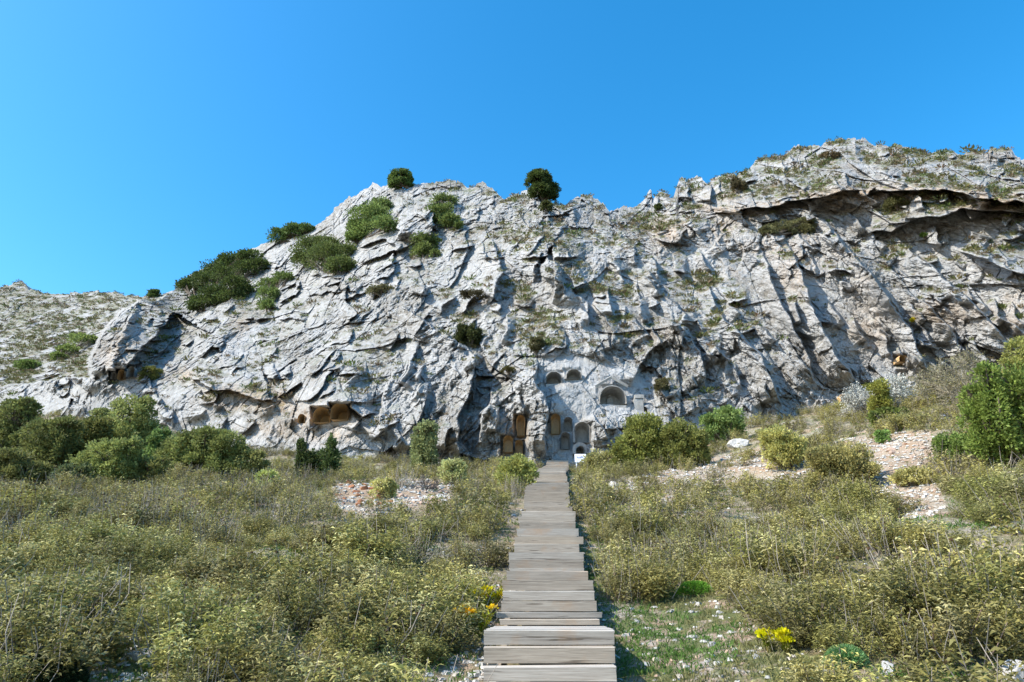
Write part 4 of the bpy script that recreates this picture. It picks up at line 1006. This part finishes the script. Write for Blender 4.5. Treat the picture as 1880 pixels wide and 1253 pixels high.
# bare and blossoming trees: branching twigs
def twig_tree(name, label, cat, foot, zc, hpx, spread, col, blossom=None, seed=0, levels=5, n0=6, group=None, thick=0.035, sideways=0.0, bare_n=0):
    b0 = P(foot[0], foot[1], zc); b0[2] = ground_z(b0[0], b0[1]); r = np.random.default_rng(seed); H = hpx * zc / F
    t = empty(name, tuple(b0), label, cat, group); s = MB(); tips = []
    def grow(p, d, L, rad, lv):
        q = p + d * L; mid = (p + q) / 2 + r.normal(size=3) * L * .06
        s.tube([p, mid, q], [rad, rad * .85, rad * .7], 4 if lv > 1 else 3, np.array(col) * r.uniform(.75, 1.25))
        tips.append((mid, d)); tips.append((q, d))
        if lv == 0: return
        for _ in range(3 if lv > 1 else 4):
            nd = d + r.normal(size=3) * .45; nd[2] += .05; nd /= np.linalg.norm(nd); grow(q if r.uniform() < .7 else mid, nd, L * r.uniform(.6, .85), rad * .6, lv - 1)
    for i in range(n0):
        a = 6.283 * i / n0 + r.uniform(-.4, .4); d = np.array([cos(a) * spread + sideways, sin(a) * spread, 1.0]); d /= np.linalg.norm(d)
        grow(np.array([0, 0, -0.1]), d, H * .30, thick, levels - 1)
    s.obj('branches', M_STEM, t)
    if blossom is not None:
        m = MB(); P_ = np.array([x[0] for x in tips]); P_ = P_[P_[:, 2] > H * .25]; k = r.integers(0, len(P_), bare_n); c = P_[k] + r.normal(size=(bare_n, 3)) * .07
        L = r.uniform(.05, .1, bare_n); m.leaves(c, r.normal(size=(bare_n, 3)), L, L * .8, np.clip(np.asarray(blossom)[None] * (1 + r.normal(size=(bare_n, 1)) * .12), 0, .9), 0)
        m.obj('blossom' if blossom[0] > .4 else 'leaves', M_FLOWER, t)
    return t
twig_tree('blossoming_tree', 'pale grey-white blossoming tree left of its twin at the right cliff foot', 'tree', (1592, 745), 37, 78, .8, (.3, .28, .25), (.5, .5, .45), 3, 5, 7, 'white blossoming trees', .04, 0, 5200)
twig_tree('blossoming_tree', 'pale grey-white blossoming tree right of its twin, behind the green bush', 'tree', (1640, 735), 37, 80, .6, (.3, .28, .25), (.47, .47, .42), 4, 5, 6, 'white blossoming trees', .04, 0, 4200)
twig_tree('bare_tree', 'rounded bare grey-brown tree before the shaded cliff at the right', 'tree', (1765, 718), 32, 110, 1.1, (.36, .32, .24), (.34, .31, .17), 5, 6, 10, None, .045, 0, 3800)
twig_tree('bare_tree', 'leafless upright whitish twigs behind the green bushes right of the tombs', 'tree', (1272, 795), 40, 62, .45, (.42, .38, .32), None, 6, 5, 6, None, .035)
twig_tree('dry_shrub', 'dark grey leafless shrub above the red rubble patch', 'shrub', (784, 900), 25, 40, 1.0, (.16, .14, .13), None, 7, 5, 9, None, .02)
twig_tree('dry_shrub', 'grey leafless brushwood at the far left edge of the bushes', 'shrub', (22, 850), 30, 70, .9, (.3, .27, .24), None, 8, 4, 5, None, .03, .4)
twig_tree('dry_shrub', 'bare grey shrub left of the white stones on the right slope', 'shrub', (1200, 900), 24, 34, .9, (.2, .19, .17), None, 9, 5, 7, None, .018)

# ---- tufts on the rock ledges
def build_ledge_tufts():
    r = np.random.default_rng(33); m = MB(); NR, NC = MPX.shape
    mid = (MPX > -60) & (MPX < 1940)
    upa = MUP.copy()
    for _ in range(3): upa = (upa + np.roll(upa, 2, 0) + np.roll(upa, -2, 0) + np.roll(upa, 2, 1) + np.roll(upa, -2, 1)) / 5
    wgt = (np.clip(MVEG - .15, 0, 1) ** 1.2 * mid + 0.02 * mid) * (upa > 0.35)
    for (ax, ay, aw, ah, st, dp, kd) in ARCH: wgt *= ~((np.abs(MPX - ax) < aw) & (np.abs(MPY - ay + ah / 2) < ah))
    w_ = wgt.ravel() / wgt.sum(); idx = r.choice(len(w_), 6500, p=w_); V = MT.reshape(-1, 3)[idx]; zc = proj(V)[2]
    for v, z in zip(V, zc):
        k = 34; s = r.uniform(.10, .36) * (z / 60) ** .5 * (1 if r.uniform() < .85 else 1.9); a = r.uniform(0, 6.28, k)
        c = v + np.stack([np.cos(a), np.sin(a), 0 * a], 1) * s * r.uniform(0, .6, (k, 1)) * np.array([1.5, .8, 1]); c[:, 2] += s * r.uniform(-.05, .5, k)
        d = np.stack([np.cos(a) * .8, np.sin(a) * .8, r.uniform(.3, 1.4, k)], 1); L = s * r.uniform(.4, .8, k)
        q = r.uniform(); col = (.15, .145, .055) if q < .5 else (.17, .135, .08) if q < .8 else (.11, .14, .04)
        m.leaves(c, d, L, L * .35, jit(col, k, .25), .1)
    o = m.obj('ledge_grass', M_LEAF); tag(o, 'brownish grass tufts scattered over the rock ledges', 'grass', kind='stuff')
build_ledge_tufts()

# ---- ground grass, litter
def build_grass():
    r = np.random.default_rng(44); m = MB()
    n = 90000; y = 3.4 * (42 / 3.4) ** (r.uniform(size=n) ** 1.15); x = r.uniform(-1, 1, n) * (3.5 + y * .85)
    z = ground_z(x, y); p = np.stack([x, y, z], 1); px, py, zc = proj(p)
    pr = 0.35 + .6 * sstep(-.1, .4, fbm(x * .8, y * .8, 700, 3))
    for b in (2, 4, 6): pr = np.where(in_poly(px, py, BARE[b]), pr * 1.7, pr)
    for b in (0, 1, 5): pr = np.where(in_poly(px, py, BARE[b]), .06, pr)
    pr = np.where((np.abs(x - stair_x(y)) < .72), 0, pr); pr = np.where((x - stair_x(y) > .7) & (x - stair_x(y) < 2.2), 1.2, pr)
    ok = (r.uniform(size=n) < pr) & (px > -60) & (px < 1940) & (py < 1420) & (y < np.interp(x, fw[:, 0], fw[:, 1]))
    p = p[ok]; x = x[ok]; y = y[ok]; k = 5; p = np.repeat(p, k, 0); nn = len(p); p = p + r.normal(size=(nn, 3)) * np.array([.04, .04, 0])
    zc = proj(p)[2]; L = r.uniform(.03, .085, nn) * (1 + zc / 22)
    tone = np.repeat(fbm(x * .5, y * .5, 710, 2), k)[:, None]
    col = np.where(tone > 0.0, np.array([[.09, .16, .03]]), np.array([[.19, .18, .07]])) * (1 + r.normal(size=(nn, 1)) * .2)
    m.leaves(p, r.normal(size=(nn, 3)) * .5 + np.array([0, 0, 1]), L, L * .12 + .004, np.clip(col, .01, .9), .2)
    o = m.obj('grass', M_LEAF); tag(o, 'short green and dry grass between the bushes', 'grass', kind='stuff')
build_grass()

# ---- stones
def stone_mesh(seed, sub=3, col=(0.62, 0.60, 0.57)):
    import bmesh
    bm = bmesh.new(); bmesh.ops.create_icosphere(bm, subdivisions=sub, radius=1.0); r = np.random.default_rng(seed)
    V = np.array([v.co[:] for v in bm.verts]); Fc = np.array([[v.index for v in f.verts] for f in bm.faces]); bm.free()
    for k in range(14):                                    # knock flat faces on it
        d = r.normal(size=3); d /= np.linalg.norm(d); t = r.uniform(.55, .85); q = V @ d; V = V - np.maximum(q - t, 0)[:, None] * d * .92
    V *= np.array([1, .8, .62]); V += .05 * np.stack([fbm(V[:, 0] * 2 + s_, V[:, 1] * 2 + V[:, 2] * 1.7, seed + s_, 3) for s_ in (0, 7, 13)], 1)
    return mesh_np('stone', V, Fc, M_STONE, False, {'tint': np.tile(np.array(col), (len(V), 1))})
ST_W = [stone_mesh(k, 3) for k in range(4)]; ST_P = [stone_mesh(20 + k, 2, (.56, .41, .32)) for k in range(3)]; ST_R = [stone_mesh(40 + k, 2, (.42, .19, .10)) for k in range(3)]
def place_stone(me, name, label, px, py, wpx, zs=1.0, rz=0, group=None, zc=None, sink=.25):
    b = ground_hit(px, py); z = float(proj(b)[2]); s = wpx * z / F / 2
    o = link(name, me, None, (b[0], b[1], b[2] + s * .62 * zs * (1 - 2 * sink) * .5)); o.scale = (s, s, s * zs); o.rotation_euler = (0, 0, rz)
    return tag(o, label, 'rock' if name != 'stone' else 'stone', group)
big = link('rock', stone_mesh(61, 5), None); 
def rock(label, px, py, wpx, zs, seed, rz=0):
    o = place_stone(stone_mesh(seed, 5), 'rock', label, px, py, wpx, zs, rz); return o
bpy.data.objects.remove(big)
rock('low white rock behind the pale leaf rosette at the lower left', 258, 1212, 66, .9, 62, .3)
rock('grey-white rock half hidden in scrub at the left bottom', 78, 1196, 52, .8, 63, 1.0)
rock('pointed white rock at the bottom right', 1632, 1238, 36, 2.0, 64, .2)
rock('large pale rock cut off by the bottom right corner', 1872, 1252, 74, 1.3, 65, .7)
rock('white outcrop at the left rim of the right gravel bank', 1358, 822, 46, .9, 66, .1)
rock('small white rock above the right gravel bank, right of the outcrop', 1436, 792, 24, .9, 67, .5)
rock('pale tan rock at the right edge below the olive bush', 1852, 672, 34, 1.5, 68, .2)
rock('white block lying right of the stairs near the top', 1128, 897, 32, 1.2, 72, .4)
rock('pale flat stone in the scrub left of the stairs', 462, 1064, 20, 1.2, 73, .4)
rock('tan stone in the gravel right of the bottom stairs', 1276, 1238, 22, .9, 74, .4)
rock('white stone beside the bright green cushion plant', 1256, 1100, 20, .6, 75, .4)
rock('white stone in the short grass below the cushion plant', 1322, 1127, 18, .9, 76, 1.4)
r5 = np.random.default_rng(55)
for i in range(150):
    x, y = r5.uniform(615, 860), r5.uniform(884, 950)
    if not in_poly(np.array(x), np.array(y), BARE[0]): continue
    red = x < 720 and y < 930 and r5.uniform() < .75
    me = ST_R[i % 3] if red else (ST_W[i % 4] if r5.uniform() < .3 else ST_P[i % 3])
    lb = 'rust-red stone in the rubble patch left of the stairs' if red else 'pale stone in the rubble patch left of the stairs'
    place_stone(me, 'stone', lb, x, y, r5.uniform(7, 18) * (1.25 if red else .85), r5.uniform(.7, 1.2), r5.uniform(0, 6), lb.replace('stone', 'stones'))
for i in range(260):
    x, y = r5.uniform(1140, 1750), r5.uniform(800, 960)
    if not in_poly(np.array(x), np.array(y), BARE[1]): continue
    q = r5.uniform(); me = ST_R[i % 3] if q < .08 else ST_P[i % 3] if q < .5 else ST_W[i % 4]
    lb = ('rust-red stone' if q < .08 else 'pinkish stone' if q < .5 else 'white stone') + ' lying on the right gravel bank'
    place_stone(me, 'stone', lb, x, y, 5 + 19 * r5.uniform() ** 2, r5.uniform(.6, 1.3), r5.uniform(0, 6), lb.replace('stone', 'stones'))
for i in range(90):
    k = (2, 3, 4)[i % 3]; x, y = (r5.uniform(1120, 1500), r5.uniform(1090, 1253)) if k == 2 else (r5.uniform(800, 915), r5.uniform(1075, 1253)) if k == 3 else (r5.uniform(90, 330), r5.uniform(1145, 1253))
    if not in_poly(np.array(x), np.array(y), BARE[k]): continue
    lb = {2: 'white stone in the grass right of the lower stairs', 3: 'white stone along the left side of the lower stairs', 4: 'white stone in the grassy gap at the lower left'}[k]
    place_stone(ST_W[i % 4] if r5.uniform() < .7 else ST_P[i % 3], 'stone', lb, x, y, r5.uniform(8, 24), r5.uniform(.6, 1), r5.uniform(0, 6), lb.replace('stone', 'stones')) if False else \
        place_stone(ST_W[i % 4], 'stone', lb, x, y, r5.uniform(8, 24), r5.uniform(.6, 1), r5.uniform(0, 6), lb.replace('stone', 'stones'))
def build_gravel():
    r = np.random.default_rng(66); n = 70000; y = 3.4 * (40 / 3.4) ** r.uniform(size=n); x = r.uniform(-1, 1, n) * (3 + y * .8)
    z = ground_z(x, y); p = np.stack([x, y, z], 1); px, py, zc = proj(p); w_ = np.full(n, .05)
    for poly in BARE[:6]: w_ = np.where(in_poly(px, py, poly), .95, w_)
    w_ = np.where(in_poly(px, py, BARE[2]), .13, w_)
    ok = (r.uniform(size=n) < w_) & (np.abs(x - stair_x(y)) > .6) & (px > -40) & (px < 1920) & (py < 1400); p = p[ok]; zc = zc[ok]
    O = np.array([(1, 0, 0), (0, 1, 0), (-1, 0, 0), (0, -1, 0), (.3, .2, .7), (-.3, -.1, .65)]); Q0 = np.array([(0, 1, 5, 4), (1, 2, 5, 5), (2, 3, 4, 5), (3, 0, 4, 4)])
    O = np.array([(.9, -.2, 0), (.3, .8, 0), (-.8, .5, 0), (-.5, -.8, 0), (.55, -.1, .6), (.2, .5, .7), (-.5, .3, .55), (-.2, -.5, .65)]); Q0 = np.array([(0, 1, 5, 4), (1, 2, 6, 5), (2, 3, 7, 6), (3, 0, 4, 7), (4, 5, 6, 7)])
    k = len(p); a = r.uniform(0, 6.28, k); s = r.uniform(.012, .05, k) * (1 + zc / 22); ca, sa = np.cos(a) * s, np.sin(a) * s
    V = np.stack([O[None, :, 0] * ca[:, None] - O[None, :, 1] * sa[:, None], O[None, :, 0] * sa[:, None] + O[None, :, 1] * ca[:, None], O[None, :, 2] * s[:, None] * r.uniform(.5, 1, (k, 1)) - .004], -1) + p[:, None]
    Q = (Q0[None] + np.arange(k)[:, None, None] * 8).reshape(-1, 4); pal = np.array([(.62, .6, .56), (.56, .5, .43), (.52, .38, .28), (.48, .47, .44)]); C = pal[r.choice(4, k, p=[.4, .3, .15, .15])]
    me = mesh_np('gravel', V.reshape(-1, 3), Q, M_STONE, False, {'tint': np.repeat(C, 8, 0)}); tag(link('gravel', me), 'pale limestone chips strewn over the bare soil', 'gravel', kind='stuff')
build_gravel()

# ---- small single plants near the stairs
def cushion(label, px, py, wpx, hpx, col, L=.05, n=5000, name='cushion_plant'):
    b = ground_hit(px, py); z = float(proj(b)[2]); rx = wpx * z / F / 2; rz = hpx * z / F * .8; r = np.random.default_rng(int(px)); m = MB()
    d = r.normal(size=(n, 3)); d[:, 2] = np.abs(d[:, 2]); d /= np.linalg.norm(d, axis=1)[:, None]; lump = 1 + .1 * fbm(d[:, 0] * 3, d[:, 1] * 3, 5, 2)
    c = d * np.array([rx, rx * .7, rz]) * lump[:, None]; m.leaves(c * .93, d + r.normal(size=(n, 3)) * .35, L, L * .16, jit(col, n, .2), 0)
    t = empty(name, tuple(b), label, 'plant'); m.obj('leaves', M_LEAF, t)
    q = MB(); k = 14
    for i in range(k): a = 6.283 * i / k; q.tube([(0, 0, -.05), (cos(a) * rx * .5, sin(a) * rx * .35, rz * .4), (cos(a) * rx * .85, sin(a) * rx * .6, rz * .5)], [.012, .008, .004], 3, (.12, .09, .05))
    q.obj('stems', M_STEM, t); return t
cushion('bright green spiky cushion plant right of the stairs', 1277, 1092, 68, 26, (.11, .27, .03))
cushion('small bright green cushion in the scrub at the left', 447, 920, 20, 10, (.1, .24, .03), .06, 1500)
cushion('dark green dome of foliage at the bottom left corner', 85, 1256, 130, 60, (.045, .075, .03), .06, 9000)
cushion('blue-green feathery tuft at the bottom right', 1555, 1220, 56, 26, (.15, .27, .10), .09, 2200, 'grass_tuft')
cushion('green grass tuft at the lower left, above the rosette', 142, 1200, 44, 20, (.09, .2, .03), .08, 2500, 'grass_tuft')
def spurge(label, px, py, hpx, heads, lc=(.2, .23, .02), fc=(.85, .78, .01), nst=16, spread=.8, nfl=90):
    b = ground_hit(px, py); z = float(proj(b)[2]); H = hpx * z / F; r = np.random.default_rng(int(px)); t = empty('spurge_plant', tuple(b), label, 'plant'); s = MB(); m = MB(); nf = 0
    for i in range(nst):
        a = r.uniform(0, 6.28); q = H * spread * math.sqrt(r.uniform()); tp = np.array([cos(a) * q, sin(a) * q * .7, H * r.uniform(.6, 1)]); s.tube([(tp[0] * .3, tp[1] * .3, -.03), tp * .6, tp], [.006, .005, .003], 3, (.25, .2, .06))
        k = 46; u = r.uniform(.25, 1, k)[:, None]; aa = r.uniform(0, 6.28, k); L = r.uniform(.03, .055, k)
        m.leaves(tp * u, np.stack([np.cos(aa), np.sin(aa), np.full(k, .5)], 1), L, L * .35, jit(lc, k, .25), 0)
        if i < heads:
            o = r.normal(size=(nfl, 3)); o /= np.linalg.norm(o, axis=1)[:, None]; o[:, 2] = np.abs(o[:, 2]); L = r.uniform(.026, .042, nfl)
            f = MB(); f.leaves(tp + o * np.array([.065, .065, .045]) * r.uniform(.3, 1, (nfl, 1)), o + (0, 0, .5), L, L * .8, jit(fc, nfl, .12, .03), 0); f.obj('flower_head', M_FLOWER, t)
    s.obj('stems', M_STEM, t); m.obj('leaves', M_LEAF, t)
spurge('bright yellow flowering spurge at the lower right, left of a pair', 1414, 1200, 34, 9, spread=.35, nst=10)
spurge('bright yellow flowering spurge at the lower right, right of a pair', 1446, 1203, 36, 12, spread=.4, nst=13)
spurge('yellow-green spurge nearest the left edge of the stairs', 889, 1140, 62, 14, (.5, .5, .015), (.8, .68, .015), 34, .75, 60)
spurge('yellow-green spurge with orange tips left of the one beside the stairs', 866, 1180, 60, 12, (.48, .48, .02), (.8, .5, .015), 32, .8, 60)
spurge('lone yellow spurge in the scrub at the right', 1518, 1160, 30, 3, (.2, .21, .04), (.7, .55, .02), 6, .4)
def rosette(label, px, py, wpx):
    b = ground_hit(px, py); z = float(proj(b)[2]); R_ = wpx * z / F / 2; r = np.random.default_rng(9); t = empty('leaf_rosette', tuple(b), label, 'plant'); m = MB()
    for i in range(13):
        a = 6.283 * i / 13 + r.uniform(-.2, .2); el = r.uniform(.35, 1.1); L = R_ * r.uniform(.8, 1.15); w_ = L * .22; q = MB(); d = np.array([cos(a) * cos(el), sin(a) * cos(el), sin(el)]); sdv = np.array([-sin(a), cos(a), 0])
        V = []; n = 7
        for k in range(n):
            u = k / (n - 1); c = d * L * u; c = c - np.array([0, 0, .25 * L * u * u]); wd = w_ * math.sin(math.pi * (0.1 + .85 * u)) ** .7 * (1 if k < n - 1 else .1)
            V += [c - sdv * wd + (0, 0, wd * .3), c, c + sdv * wd + (0, 0, wd * .3)]
        Q = [(3 * k + j, 3 * k + j + 1, 3 * k + j + 4, 3 * k + j + 3) for k in range(n - 1) for j in (0, 1)]
        q.add(V, Q, jit((.34, .40, .13), 1, .1)[0]); q.obj('leaf', M_LEAF, t, smooth=True)
rosette('pale green rosette of broad leaves at the lower left', 262, 1232, 46)
